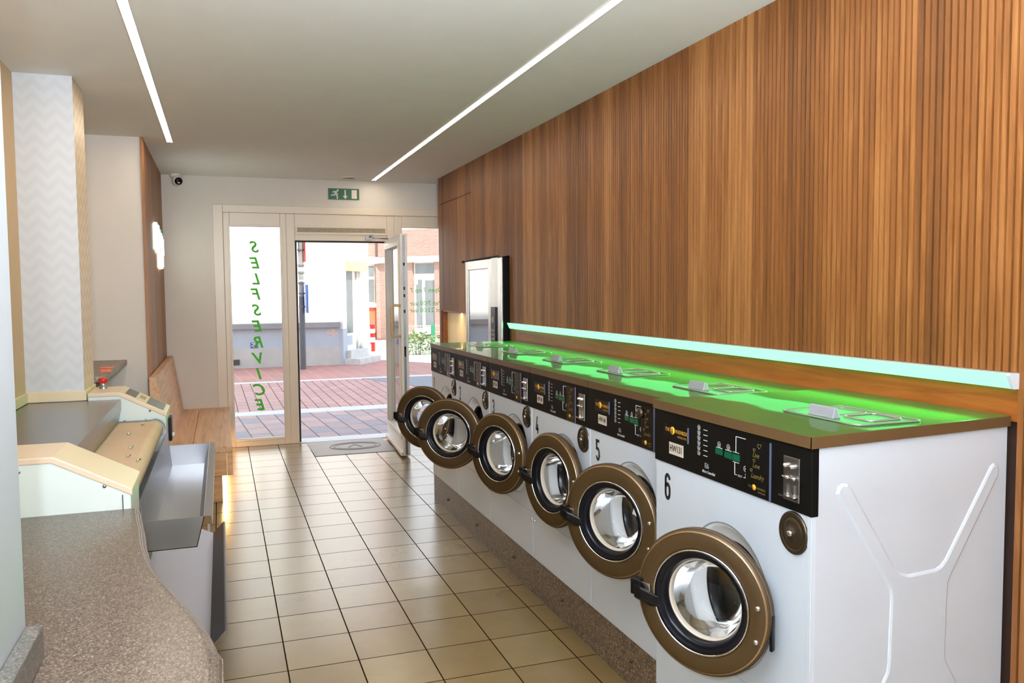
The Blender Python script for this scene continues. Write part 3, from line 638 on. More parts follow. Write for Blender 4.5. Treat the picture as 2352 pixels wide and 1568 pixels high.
    ridge = MB(); ridge.tube(rrect(lx-hwx, lx+hwx, lyc-hwy, lyc+hwy, .02, zz-.001), .0028, 8, True)
    ridge.tube(rrect(lx-.035, lx+.085, lyc+.01, lyc+.125, .02, zz), .0025, 8, True); ridge.tube(rrect(lx-.035, lx+.085, lyc-.125, lyc-.01, .02, zz), .004, 8, True)
    lid = G.build('detergent_lid', 'lidplastic', t); ridge.build('lid_ridge', 'ridge', lid)
    hn = MB(); hn.hexa([(lx-.105, lyc-.055, zz), (lx-.075, lyc-.055, zz), (lx-.075, lyc+.055, zz), (lx-.105, lyc+.055, zz)], [(lx-.094, lyc-.050, zz+.032), (lx-.084, lyc-.050, zz+.032), (lx-.084, lyc+.058, zz+.032), (lx-.094, lyc+.058, zz+.032)])
    hn.build('lid_handle', 'greyplastic', lid, bevel=.003)
    return t
B0 = [6.188-.7256*i for i in range(6)]
ths = {1: 46, 2: 49, 3: 22.5, 4: 13.5, 5: 26.5}; hys = {1: 5.475, 2: 4.770, 3: 4.005, 4: 3.305, 5: 2.605}
labs = {1: 'white washing machine number 1, bronze door wide open beside the glass entrance door', 2: 'white washing machine number 2, bronze door wide open in front of machine 3',
        3: 'white washing machine number 3 with black control panel and bronze door ajar', 4: 'white washing machine number 4, bronze door only slightly open',
        5: 'white washing machine number 5 with round key knob on its black panel', 6: 'largest white washing machine, number 6, with Y shaped relief on its side panel'}
for i in range(1, 6): washer(i, labs[i], B0[i], B0[i-1], 1.515, 1.207, .20, ths[i], .218, .725, hys[i], 'HW 64', i != 5, i == 5)
w6 = washer(6, labs[6], 1.735, 2.556, 1.43, 1.220, .20, 29, .212, .70, 1.842, 'HW131', True, False)
# pressed Y relief on the side of machine 6
YP = [(0.078, 1.06), (0.084, 1.08), (0.099, 1.089), (0.121, 1.086), (0.134, 1.075), (0.306, 0.83), (0.323, 0.816), (0.357, 0.805), (0.465, 0.805), (0.485, 0.812), (0.502, 0.826), (0.69, 1.078), (0.705, 1.085), (0.722, 1.078), (0.731, 1.062), (0.728, 1.043), (0.531, 0.772), (0.521, 0.753), (0.52, 0.732), (0.515, 0.547), (0.521, 0.524), (0.566, 0.456), (0.60, 0.405), (.60, .36), (.20, .36), (.20, .41), (0.239, 0.491), (0.26, 0.516), (0.276, 0.54), (0.28, 0.56), (0.286, 0.749), (0.281, 0.77)]
def inset2(P, d):
    n = len(P); out = []
    for i in range(n):
        a_, b_, c_ = Vector(P[i-1]), Vector(P[i]), Vector(P[(i+1) % n])
        n1 = Vector((-(b_-a_).y, (b_-a_).x)).normalized(); n2_ = Vector((-(c_-b_).y, (c_-b_).x)).normalized()
        m_ = (n1+n2_).normalized(); q = b_+m_*(d/max(.5, m_.dot(n1))); out.append((q.x, q.y))
    return out
ar = sum(YP[i-1][0]*YP[i][1]-YP[i][0]*YP[i-1][1] for i in range(len(YP)))
sg_ = 1 if ar > 0 else -1
m = MB(); n = len(YP); i1 = inset2(YP, sg_*.004); i2 = inset2(YP, sg_*.010)
m.add([(x_, .002, z_) for x_, z_ in YP]+[(x_, -.002, z_) for x_, z_ in i1]+[(x_, -.0045, z_) for x_, z_ in i2], [(k*n+i, k*n+(i+1) % n, (k+1)*n+(i+1) % n, (k+1)*n+i) for k in (0, 1) for i in range(n)]+[tuple(range(2*n, 3*n))])
o = m.build('side_relief', 'white', None, loc=(0, 0, 0)); o.parent = w6
o.location = Vector((1.43, 1.7375, 0))-Vector(w6['_o']); o.rotation_euler = (0, 0, math.atan2(.075, .76))

pl = thing('machine_plinth', 'long speckled brown granite plinth under the row of washers', 'plinth', (1.85, 4, 0))
MB().box(1.520, 2.19, 1.75, 6.188, 0, .20).build('stone_block', 'granite_dark', pl)
for y_, z_ in ((5.762, .091), (5.046, .096), (4.33, .105), (3.624, .106), (2.912, .11)): MB().lathe([(.0001, -.010), (.006, -.009), (.009, -.002), (.009, .001)], (1.520, y_, z_), 'X', 12).build('plinth_bolt', 'lockdark', pl)

# ------------------------------------------------------------------ vending machine in the wall
v = thing('vending_machine', 'chrome framed vending machine with mirror glass door and keypad', 'vending machine', (2.4, 6.95, 0))
vx = 2.135
b = MB(); b.box(vx+.02, 2.74, 6.345, 7.375, .0, 1.875); b.build('cabinet', 'black', v, bevel=.004)
f = MB(); f.box(vx, vx+.02, 6.62, 6.70, 1.0, 1.875); f.box(vx, vx+.02, 7.31, 7.375, 1.0, 1.875); f.box(vx, vx+.02, 6.70, 7.31, 1.79, 1.875); f.box(vx, vx+.02, 6.345, 6.44, 1.0, 1.875)
f.build('door_frame', brushed('vending steel', (.62, .60, .56), .22, (2, 2, 40)), v, bevel=.006)
MB().box(vx+.008, vx+.02, 6.70, 7.31, .9, 1.79).build('mirror_glass', plain('mirror glass', (.42, .42, .42), .03, metal=1, var=.02), v)
MB().box(vx+.004, vx+.02, 6.44, 6.62, 1.0, 1.875).build('payment_panel', plain('pale panel', (.55, .54, .52), .18, metal=.9), v)
kp = MB().box(vx-.012, vx+.004, 6.47, 6.585, 1.0, 1.47).build('keypad', 'blackgloss', v, bevel=.003)
kb = MB()
for r_ in range(6):
    for c_ in range(2): kb.box(vx-.016, vx-.012, 6.485+c_*.05, 6.52+c_*.05, 1.09+r_*.035, 1.112+r_*.035)
kb.box(vx-.016, vx-.012, 6.495, 6.56, 1.34, 1.39); kb.build('key', 'greyplastic', kp)
cr = MB(); cr.tube([(vx+.01, 7.43, 1.874), (vx-.005, 7.38, 1.876), (vx-.004, 6.40, 1.884)], .007, 6); cr.tube([(vx, 7.46, 1.874), (vx, 7.43, 1.874)], .012, 8); cr.build('top_bar', 'dark', v)

# ------------------------------------------------------------------ flatwork ironer
ir = thing('ironing_machine', 'cream roller ironing machine with cloth belt and stainless collecting trays', 'ironing machine', (-.65, 4.3, 0))
def housing(y0, y1, xl, zb):
    m = MB(); prof = [(xl, zb), (xl, 1.045), (-.556, 1.045), (-.318, .915), (-.318, zb)]
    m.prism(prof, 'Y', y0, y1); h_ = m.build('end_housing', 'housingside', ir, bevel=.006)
    tp = MB(); a, b_ = y0-.004, y1+.004
    pts = [(xl, 1.027), (xl, 1.05), (-.555, 1.05), (-.312, .920), (-.312, .895), (-.321, .899), (-.561, 1.027)]
    tp.prism(pts, 'Y', a, b_); tp.build('housing_cover', 'housing', h_, bevel=.004)
    sc = MB()
    for x_, z_ in ((-.40, .935), (-.66, 1.005)): sc.lathe([(.0001, -.004), (.006, -.003), (.007, .002)], (x_, y0, z_), 'Y', 10)
    sc.build('screw', 'steel_dull', h_)
    return h_
hn_ = housing(3.155, 3.45, -1.01, .02); hf = housing(5.125, 5.45, -.718, .02)
sm = MB(); sm.box(-.345, -.3425, 3.150, 3.1555, .80, .90); sm.build('housing_seam', 'dark', hn_)
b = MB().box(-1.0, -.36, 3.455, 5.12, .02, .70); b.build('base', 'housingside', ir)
st_ = MB(); st_.box(-1.015, -.548, 3.455, 5.12, 1.0, 1.010); st_.box(-.553, -.548, 3.455, 5.12, .955, 1.0)
st_.hexa([(-.553, 3.455, .955), (-.548, 3.455, .955), (-.548, 5.12, .955), (-.553, 5.12, .955)], [(-.575, 3.455, .86), (-.568, 3.455, .86), (-.568, 5.12, .86), (-.575, 5.12, .86)])
st_.build('steel_worktop', 'steel', ir)
bt = MB(); prof = [(-.60, .882), (-.40, .882)]+[(-.375+.045*math.sin(a), .837+.045*math.cos(a)) for a in [k*PI/14 for k in range(0, 13)]]+[(-.60, .79)]
bt.prism(prof, 'Y', 3.462, 5.07); bo = bt.build('ironing_belt', 'belt', ir)
for pl_ in bo.data.polygons: pl_.use_smooth = False
cl = MB()
for x_, y_ in ((-.43, 4.93), (-.47, 4.62), (-.42, 4.20), (-.36, 3.86), (-.41, 3.98)): cl.tube([(x_, y_, .886), (x_+.012, y_+.02, .889)], .004, 6)
cl.build('belt_clip', 'chrome', bo)
rl = MB(); prof = [(-.57, .885), (-.40, .885)]+[(-.375+.055*math.sin(a), .837+.055*math.cos(a)) for a in [k*PI/10 for k in range(0, 9)]]
rl.add([(x_, 5.075, z_) for x_, z_ in prof]+[(x_, 5.12, z_) for x_, z_ in prof], [(i, i+1, len(prof)+i+1, len(prof)+i) for i in range(len(prof)-1)], True)
for x_, in ((-.53,), (-.42,)): rl.lathe([(.0001, .008), (.006, .006), (.008, 0)], (x_, 5.097, .885), 'Z', 10)
rl.build('side_rail', 'steel_dull', ir)
bn = MB(); ya, yb = 3.45, 5.155
def sheet(pts, y0=ya, y1=yb, th_=.003):
    for (x0, z0), (x1, z1) in zip(pts[:-1], pts[1:]):
        d_ = Vector((x1-x0, 0, z1-z0)).normalized(); n_ = Vector((-d_.z, 0, d_.x))*th_
        bn.hexa([(x0, y0, z0), (x1, y0, z1), (x1, y1, z1), (x0, y1, z0)], [Vector((x0, y0, z0))+n_, Vector((x1, y0, z1))+n_, Vector((x1, y1, z1))+n_, Vector((x0, y1, z0))+n_])
sheet([(-.318, .805), (-.296, .602), (-.115, .602), (-.085, .722), (-.060, .722), (-.058, .690)])
for yy in (ya, yb-.003): bn.prism([(-.305, .722), (-.296, .602), (-.115, .602), (-.085, .722)], 'Y', yy, yy+.003)
bn.build('collecting_bin', 'steel', ir)
MB().box(-.075, -.066, 3.452, 3.458, .66, .69).build('bin_hook', 'steel_dull', ir)
bn = MB(); sheet([(-.358, .315), (-.080, .180), (-.020, .246), (-.014, .240)])
bn.build('lower_tray', brushed('tray steel', (.30, .29, .31), .42, (2, 30, 2)), ir)
sb = thing('x', '', '', (0, 0, 0)); bpy.data.objects.remove(sb)
eb = MB().lathe([(.022, 0), (.022, .012), (.016, .014), (.016, .03)], (-.665, 5.36, 1.050), 'Z', 24).build('button_collar', 'steel_dull', hf)
eb = MB().lathe([(.012, .028), (.020, .036), (.027, .046), (.027, .056), (.020, .062), (.0001, .064)], (-.665, 5.36, 1.050), 'Z', 24).build('emergency_button', 'red', hf)
n3 = Vector((.130, 0, .243)).normalized()
def onslope(s0, s1, y0, y1, name, mat, hgt=.002):
    a = Vector((-.555, 0, 1.05)); d_ = Vector((.243, 0, -.13)); m = MB()
    q = [a+d_*s0+Vector((0, y0, 0)), a+d_*s1+Vector((0, y0, 0)), a+d_*s1+Vector((0, y1, 0)), a+d_*s0+Vector((0, y1, 0))]
    m.hexa([p_+n3*.0005 for p_ in q], [p_+n3*hgt for p_ in q]); return m.build(name, mat, hf)
M['gauge'] = plain('grey instrument plate', srgb(86, 84, 82), .35, var=.5, scale=90)
onslope(.10, .32, 5.17, 5.42, 'instrument_plate', 'gauge'); onslope(.56, .92, 5.15, 5.43, 'instrument_plate', 'gauge'); onslope(.38, .50, 5.24, 5.36, 'info_label', plain('tan label', srgb(170, 140, 104), .5, var=.3, scale=120))
sw_ = MB().box(-.318, -.300, 5.33, 5.45, .72, .86).build('switch_box', 'handle', hf, bevel=.003)
MB().box(-.300, -.285, 5.35, 5.38, .745, .765).build('switch_knob', 'exitwhite', hf, bevel=.003)

# ------------------------------------------------------------------ granite counter
ct = thing('folding_counter', 'speckled brown granite counter with a curved ribbed edge, against the ironing machine', 'counter', (-.5, 1.8, 0))
edge = [(-.285, 3.150), (-.268, 3.00), (-.251, 2.879), (-.231, 2.698), (-.205, 2.535), (-.174, 2.396), (-.135, 2.270), (-.088, 2.119), (-.048, 1.971), (-.027, 1.856), (-.019, 1.752), (-.016, 1.60), (-.016, -.9)]
# smooth the edge
def cr_(p0, p1, p2, p3, t): return tuple(.5*((2*b)+(-a+c)*t+(2*a-5*b+4*c-d)*t*t+(-a+3*b-3*c+d)*t**3) for a, b, c, d in zip(p0, p1, p2, p3))
ed = []
for i in range(len(edge)-1):
    for q in range(4):
        ed.append(cr_(edge[max(i-1, 0)], edge[i], edge[i+1], edge[min(i+2, len(edge)-1)], q/4) if i < len(edge)-2 else (edge[i][0], edge[i][1]+(edge[i+1][1]-edge[i][1])*q/4))
ed.append(edge[-1])
back = [(-.398, -.9), (-.398, 1.921), (-1.019, 1.921), (-1.019, 3.150)]
lev = [(.850, -.028), (.8488, -.021), (.8465, -.0175), (.8445, -.0205), (.843, -.0145), (.840, -.0105), (.8375, -.0135), (.836, -.0075), (.831, -.003), (.828, -.006), (.826, -.0005), (.815, .001), (.800, -.006)]
m = MB(); loops = []
for z_, off in lev:
    lp_ = []
    for i, (x_, y_) in enumerate(ed):
        a = Vector(ed[max(i-1, 0)]); b_ = Vector(ed[min(i+1, len(ed)-1)]); d_ = (b_-a).normalized(); n_ = Vector((-d_.y, d_.x))
        if n_.x < 0: n_ = -n_
        lp_.append((x_+n_.x*off, y_+n_.y*off if 0 < i else y_, z_))
    loops.append(lp_+[(x_, y_, z_) for x_, y_ in back])
nn = len(loops[0]); vs = [v_ for l_ in loops for v_ in l_]; fs = []
for k in range(len(loops)-1):
    for i in range(nn): j = (i+1) % nn; fs.append((k*nn+i, k*nn+j, (k+1)*nn+j, (k+1)*nn+i))
fs += [tuple(range(nn)), tuple(range((len(loops)-1)*nn, len(loops)*nn))[::-1]]
m.add(vs, fs); m.build('countertop', 'granite', ct)
M['splash'] = granite('grey granite', [(.25, srgb(66, 64, 61)), (.5, srgb(94, 92, 88)), (.8, srgb(140, 136, 130))], 260, .3)
MB().box(-.398, -.366, -.9, 1.905, .850, .92).build('backsplash', 'splash', ct, bevel=.003)
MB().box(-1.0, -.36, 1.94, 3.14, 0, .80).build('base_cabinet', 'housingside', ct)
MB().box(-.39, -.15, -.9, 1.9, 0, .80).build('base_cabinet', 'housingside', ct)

# stone shelf behind the pillar, with a small coral bracket on it
sh = thing('stone_shelf', 'thick grey stone shelf fixed to the wall behind the pillar', 'shelf', (-.85, 6.3, 1.08))
MB().box(-1.02, -.690, 5.58, 6.94, 1.065, 1.102).build('slab', 'shelfstone', sh, bevel=.003)
MB().prism([(5.70, 1.065), (6.93, 1.065), (6.93, .70)], 'X', -1.018, -.98).build('bracket', 'steel_dull', sh)
cb_ = MB(); cb_.box(-.74, -.672, 5.82, 5.87, 1.102, 1.128); cb_.box(-.74, -.655, 5.83, 5.86, 1.128, 1.14)
tag(cb_.build('soap_holder', plain('coral plastic', srgb(204, 112, 84), .4), loc=(-.7, 5.85, 1.102), bevel=.004), 'small coral coloured holder on the stone shelf', 'holder')

# ------------------------------------------------------------------ bench
bn_ = thing('wooden_bench', 'chunky oak bench with sloping backrest beside the shop window', 'bench', (-.15, 7.85, 0))
MB().box(-.43, -.240, 6.66, 8.995, .385, .43).build('seat_plank', 'benchwood', bn_, bevel=.003)
MB().box(-.232, .052, 6.66, 8.995, .385, .43).build('seat_plank', 'benchwood', bn_, bevel=.003)
MB().box(.010, .052, 6.66, 8.995, .205, .384).build('front_apron', 'benchwood', bn_, bevel=.003)
MB().box(-.43, .009, 6.665, 6.71, .205, .384).build('end_panel', 'benchend', bn_, bevel=.003)
MB().prism([(-.522, .43), (-.522, .978), (-.470, .978), (-.388, .43)], 'Y', 6.70, 8.995).build('backrest', 'benchwood', bn_, bevel=.003)
for yy in (6.69, 8.86): MB().box(-.34, -.028, yy, yy+.10, 0, .204).build('leg', 'benchend', bn_, bevel=.003)
l2 = thing('light_strip', 'warm amber light strip hidden under the oak bench', 'light', (-.01, 7.8, .2))
MB().box(-.07, .004, 6.80, 8.84, .196, .204).build('diffuser', 'ledbench', l2)

# illuminated sign on the timber cladding
sg = thing('wall_sign', 'small glowing white and green sign on the dark timber cladding', 'sign', (-.52, 8.3, 2.05))
m = MB()
for k in range(9):
    y_ = 7.70+k*.115; dz = [0, .02, 0, .015, -.01, -.02, -.035, -.055, -.075][k]
    m.box(-.527, -.505, y_, y_+.108, 1.985+.0*k-[0, .0, .02, .02, .0, .02, .01, .02, .02][k], 2.20+dz)
m.build('light_panel', 'signglow', sg)
m = MB()
for k in range(5): y_ = 8.10+k*.12; m.box(-.527, -.508, y_, y_+.11, 1.84+[0, -.01, .01, 0, .02][k], 1.955)
m.build('lower_panel', 'signwarm', sg)
m = MB(); m.box(-.527, -.503, 8.18, 8.36, 2.165, 2.19); m.box(-.527, -.503, 8.15, 8.22, 1.99, 2.01); m.build('green_mark', 'signgreen', sg)

# ------------------------------------------------------------------ outside
G0 = -.08
def ground(name, poly, z, mat, lab):
    o = MB().prism(poly, 'Z', z-.06, z).build(name, mat); struct(o, lab, 'ground'); return o
M['pav1'] = tiles('grey red pavers', srgb(176, 146, 142), srgb(138, 134, 142), srgb(118, 106, 106), .44, .24, .007, (.1, .05), .5, .7, 1.50, noise=.2)
M['pav2'] = tiles('red road bricks', srgb(182, 140, 134), srgb(166, 130, 126), srgb(116, 92, 90), .40, .16, .007, (0, 0), .5, .7, 1.56, noise=.15)
M['pav3'] = tiles('red pavement', srgb(178, 122, 112), srgb(160, 116, 110), srgb(190, 164, 156), .80, .30, .008, (0, 0), .5, .7, 1.5, noise=.15)
M['kerb'] = plain('kerb stone', srgb(186, 186, 190), .7, var=.06)
M['asphalt'] = plain('asphalt', srgb(122, 124, 132), .8, var=.08, scale=30)
M['plaza'] = plain('pale concrete', srgb(226, 222, 214), .8, var=.03)
ground('pavement', [(-7, 9.27), (9, 9.27), (9, 11.95), (-7, 11.8)], G0, 'pav1', 'grey and red paving outside the shop door')
ground('kerb', [(-7, 11.8), (9, 11.95), (9, 12.35), (-7, 12.2)], G0, 'kerb', 'pale kerb stones between pavement and street')
ground('street', [(-7, 12.2), (9, 12.35), (9, 16.2), (-7, 16.0)], G0, 'pav2', 'red brick paved street')
ground('asphalt_street', [(2.55, 16.14), (3.9, 12.9), (9, 12.5), (9, 17.2), (3.9, 16.0)], G0+.006, 'asphalt', 'grey asphalt patch of the side street')
ground('kerb', [(-7, 16.0), (9, 16.2), (9, 16.45), (-7, 16.25)], G0+.003, 'kerb', 'pale kerb stones along the far pavement')
ground('pavement', [(-7, 16.25), (9, 16.45), (9, 19.0), (5.0, 18.5), (3.5, 20.8), (-7, 20.8)], G0, 'pav3', 'red pavement in front of the white building')
ground('pavement', [(3.5, 20.8), (5.0, 18.5), (9, 18.9), (16, 19), (16, 29), (3, 29)], G0-.002, 'plaza', 'sunlit pale concrete square')
ground('pavement', [(2, 29), (16, 29), (16, 40), (2, 40)], G0, plain('red paving with painted shade', srgb(120, 84, 78), .8), 'shaded red paving with painted shade by the brick building')  # shadow on the pavement painted as a darker ground colour
# white corner building
wb = thing('white_building', 'white rendered corner building with grey base across the street', 'building', (1, 20, G0))
M['render'] = plain('white render', srgb(246, 244, 238), .8, var=.015)
M['greypaint'] = plain('blue grey paint', srgb(176, 186, 196), .7, var=.04, scale=3)
M['plinth'] = plain('weathered concrete', srgb(186, 186, 182), .8, var=.08, scale=3)
A = Vector((2.66, 19.45)); Bv = Vector((3.46, 20.6)); dv = (Bv-A).normalized(); nv = Vector((dv.y, -dv.x))
def band(z0, z1, mat, name, dy=0.0):
    m = MB(); m.prism([(-9, 19.5-dy), (A.x, 19.5-dy), (A.x, 20.5), (-9, 20.5)], 'Z', z0, z1); return m.build(name, mat, wb)
band(.86, 6.0, 'render', 'wall'); band(.355, .86, 'greypaint', 'painted_base', .01); band(G0-.05, .355, 'plinth', 'plinth', .02)
MB().box(-9, 2.60, 19.40, 19.5, .80, .915).build('stone_ledge', plain('grey stone ledge', srgb(150, 150, 150), .8), wb)
def chamf(s0, s1, z0, z1, d0, d1, name, mat, par=wb):
    m = MB(); q = [A+dv*s0+nv*d0, A+dv*s1+nv*d0, A+dv*s1+nv*d1, A+dv*s0+nv*d1]; m.prism([(p_.x, p_.y) for p_ in q], 'Z', z0, z1); return m.build(name, mat, par)
chamf(0, .20, .76, 6, -.6, 0, 'wall', 'render'); chamf(.95, 1.42, .76, 6, -.6, 0, 'wall', 'render'); chamf(.20, .95, 2.33, 6, -.6, 0, 'wall', 'render')
chamf(-.02, .20, G0-.05, .76, -.6, .01, 'painted_base', 'greypaint'); chamf(.95, 1.43, .31, .76, -.6, .01, 'painted_base', 'greypaint'); chamf(.93, 1.46, G0-.05, .31, -.6, .02, 'plinth', 'plinth')
chamf(.20, 1.2, 2.10, 2.33, -.05, .10, 'shutter_box', plain('cream shutter box', srgb(222, 200, 140), .5))
dd = chamf(.20, .95, .24, 2.10, -.2, -.05, 'door', plain('white door', srgb(240, 240, 244), .4))
chamf(.24, .62, .64, 2.10, -.05, -.045, 'door_pane', plain('dark pane', srgb(112, 118, 118), .15), dd)
chamf(.30, .56, .36, .58, -.05, -.04, 'door_panel', 'greypaint', dd)
chamf(.78, .84, .24, 2.10, -.05, -.01, 'shutter_rail', plain('shutter rail', srgb(190, 184, 170), .5), dd)
stp = plain('blue stone step', srgb(196, 196, 194), .7, var=.08)
chamf(.0, 1.15, G0-.05, .06, -.3, .42, 'stone_step', stp); chamf(.12, 1.05, .06, .24, -.3, .14, 'stone_step', stp)
m = MB()
for k in range(9):
    a = random.uniform(0, 6.28); r_ = random.uniform(0, .09); m.lathe([(.0001, -.006), (random.uniform(.02, .05), -.004), (.055, 0)], (2.40+r_*math.cos(a)*1.6, 19.489, .67+r_*math.sin(a)*.6), 'Y', 7)
m.build('flaked_patch', plain('flaked plaster', srgb(206, 186, 176), .8, var=.2, scale=30), wb)
s_ = thing('house_number_plate', 'small blue and white plate on the grey base of the white building', 'plate', (.68, 19.48, .42)); MB().box(.60, .76, 19.478, 19.4895, .37, .50).build('plate', plain('blue plate', srgb(64, 100, 180), .4), s_)
m = MB(); m.box(.66, .70, 19.474, 19.478, .385, .46); m.box(.62, .74, 19.474, 19.478, .41, .43); m.box(.62, .74, 19.474, 19.478, .47, .485); m.build('plate_mark', 'exitwhite', s_)
tag(MB().box(.22, .36, 19.46, 19.482, .0, .12).build('wall_socket', plain('dark vent', srgb(70, 70, 72), .6, var=.5, scale=40), loc=(.29, 19.48, .06)), 'small dark vent low in the concrete plinth of the white building', 'vent')
# sign pole
po = thing('street_sign_pole', 'dark grey street pole with traffic signs seen edge on', 'sign pole', (1.672, 18.66, G0))
MB().cyl((1.672, 18.66, G0), .062, 1.6, 'Z', 20).build('pole', plain('dark pole', srgb(92, 94, 98), .5), po)
MB().cyl((1.672, 18.66, G0+1.6), .056, 2.6, 'Z', 20).build('upper_pole', plain('grey pole', srgb(146, 150, 146), .5), po)
m = MB()
for z_ in (1.28, 1.57, 1.79, 2.02, 2.18, 2.52): m.cyl((1.672, 18.66, z_), .072, .035, 'Z', 20)
m.build('clamp', plain('clamp', srgb(110, 112, 112), .5), po)
m = MB(); m.cyl((1.672, 18.66, 1.84), .066, .05, 'Z', 20); m.cyl((1.672, 18.66, 2.07), .060, .08, 'Z', 20); m.build('white_band', 'exitwhite', po)
MB().box(1.765, 1.790, 18.4, 18.9, 1.16, 1.78).build('blue_sign', plain('blue sign', srgb(52, 108, 190), .4), po, bevel=.008)
MB().box(1.735, 1.755, 18.4, 18.9, 2.27, 2.85).build('red_sign', plain('red sign', srgb(226, 60, 64), .4), po, bevel=.008)
MB().box(1.545, 1.565, 18.4, 18.9, 2.46, 3.0).build('blue_sign', plain('blue sign dark', srgb(30, 100, 190), .4), po, bevel=.008)
# bollard
bo_ = thing('traffic_bollard', 'red and white striped traffic bollard beside the white building', 'bollard', (4.02, 23.6, G0))
for k, (z0, z1, mt_) in enumerate(((G0, .18, 'red'), (.18, .32, 'exitwhite'), (.32, .44, 'red'), (.44, .56, 'exitwhite'), (.56, .68, 'red'))):
    MB().cyl((4.02, 23.6, z0), .11, z1-z0, 'Z', 20).build('red_band' if mt_ == 'red' else 'white_band', mt_, bo_)
# brick building
M['brick'] = tiles('brown bricks', srgb(186, 148, 132), srgb(170, 132, 118), srgb(196, 176, 160), .22, .07, .010, (0, 0), .5, .8, 0, noise=.1)
def brickwall(name):
    m, nt, b = newmat(name)
    tc = N(nt, 'ShaderNodeTexCoord'); sp = N(nt, 'ShaderNodeSeparateXYZ'); nt.links.new(tc.outputs['Object'], sp.inputs[0])
    cm = N(nt, 'ShaderNodeCombineXYZ'); ad = N(nt, 'ShaderNodeMath', operation='SUBTRACT'); nt.links.new(sp.outputs[0], ad.inputs[0]); nt.links.new(sp.outputs[1], ad.inputs[1])
    nt.links.new(ad.outputs[0], cm.inputs[0]); nt.links.new(sp.outputs[2], cm.inputs[1])
    br = N(nt, 'ShaderNodeTexBrick', offset=.5); br.inputs['Color1'].default_value = c4(srgb(170, 134, 120)); br.inputs['Color2'].default_value = c4(srgb(152, 120, 108)); br.inputs['Mortar'].default_value = c4(srgb(168, 146, 134))
    br.inputs['Scale'].default_value = 1; br.inputs['Mortar Size'].default_value = .012; br.inputs['Brick Width'].default_value = .22; br.inputs['Row Height'].default_value = .065
    nt.links.new(cm.outputs[0], br.inputs['Vector']); nt.links.new(br.outputs['Color'], b.inputs['Base Color']); b.inputs['Roughness'].default_value = .85
    return m
M['brick'] = brickwall('brown brick')
M['band'] = plain('white concrete band', srgb(236, 232, 228), .7, var=.02)
M['darkpane'] = plain('dark window pane', srgb(120, 124, 124), .12, var=.15, scale=2)
bb_ = thing('brick_building', 'brown brick building with white concrete band beyond the square', 'building', (7, 29, G0))
MB().box(3.5, 5.95, 30.25, 32, G0, 9).build('side_wall', 'brick', bb_)
MB().box(3.5, 5.75, 30.0, 30.25, 2.62, 2.87).build('concrete_band', 'band', bb_); MB().box(5.31, 5.72, 29.95, 30.25, G0, 2.62).build('brick_pier', 'brick', bb_)
MB().box(3.5, 5.31, 30.12, 30.25, .14, 1.10).build('orange_panel', plain('orange panel', srgb(224, 112, 74), .6), bb_); MB().box(5.72, 5.95, 30.12, 30.25, .14, 1.10).build('orange_panel', plain('orange panel b', srgb(224, 112, 74), .6), bb_)
MB().box(5.20, 5.26, 30.10, 30.12, .42, .56).build('socket_plate', 'greyplastic', bb_)
wn = MB().box(3.5, 5.31, 30.15, 30.25, 1.18, 2.62).build('window', 'exitwhite', bb_); MB().box(3.5, 5.27, 30.13, 30.15, 1.25, 2.07).build('window_pane', 'darkpane', wn); MB().box(3.5, 5.27, 30.13, 30.15, 2.18, 2.54).build('window_pane', 'darkpane', wn)
MB().box(3.5, 5.34, 29.98, 30.15, 1.05, 1.20).build('window_sill', 'band', bb_)
A2 = Vector((5.8, 29.5)); B2 = Vector((9.0, 26.0)); d2 = (B2-A2).normalized(); n2 = Vector((-d2.y, d2.x))
if n2.y > 0: n2 = -n2
def fac(s0, s1, z0, z1, d0, d1, name, mat, par=bb_):
    m = MB(); q = [A2+d2*s0+n2*d0, A2+d2*s1+n2*d0, A2+d2*s1+n2*d1, A2+d2*s0+n2*d1]; m.prism([(p_.x, p_.y) for p_ in q], 'Z', z0, z1); return m.build(name, mat, par)
fac(-.6, 7, 2.80, 3.80, -1.5, 0, 'parapet_wall', 'brick'); fac(-.6, 7, 2.64, 2.84, -1.5, .12, 'concrete_band', 'band')
fac(-.6, .86, G0, 2.66, -1.5, -.05, 'brick_pier', 'brick'); fac(1.78, 7, G0, 2.66, -1.5, -.05, 'brick_pier', 'brick')
dr_ = fac(.86, 1.78, .1, 2.66, -.6, -.15, 'door', 'exitwhite')
for s0, s1, z0, z1 in ((.93, 1.72, 2.24, 2.60), (.96, 1.20, .32, 2.03), (1.34, 1.72, .38, 2.0)): fac(s0, s1, z0, z1, -.15, -.13, 'door_pane', 'darkpane', dr_)
fac(.93, 1.03, 1.85, 2.03, -.13, -.12, 'paper_notice', 'exitwhite', dr_)
# fence, shrubs
fe = thing('railing_fence', 'low white mesh railing with green posts behind the shrubs', 'fence', (6, 22.4, G0))
m = MB()
for z_ in (.48, .66): m.tube([(4.5, 22.4, z_), (9, 22.4, z_)], .014, 6)
for k in range(60): m.tube([(4.5+k*.075, 22.4, .48), (4.5+k*.075, 22.4, .66)], .004, 4)
m.build('rail', 'exitwhite', fe)
for x_ in (4.5, 5.53, 6.6, 7.7): MB().box(x_-.05, x_+.05, 22.36, 22.44, G0, .70).build('post', plain('green post', srgb(52, 140, 104), .5), fe)
def leafmat(name, a, b_):
    m, nt, b = newmat(name); oi = N(nt, 'ShaderNodeTexCoord'); no = N(nt, 'ShaderNodeTexNoise', i_Scale=9.0, i_Detail=2.0); nt.links.new(oi.outputs['Object'], no.inputs['Vector'])
    r = ramp(nt, [(.35, a), (.65, b_)]); nt.links.new(no.outputs['Fac'], r.inputs['Fac']); nt.links.new(r.outputs['Color'], b.inputs['Base Color']); b.inputs['Roughness'].default_value = .5
    return m
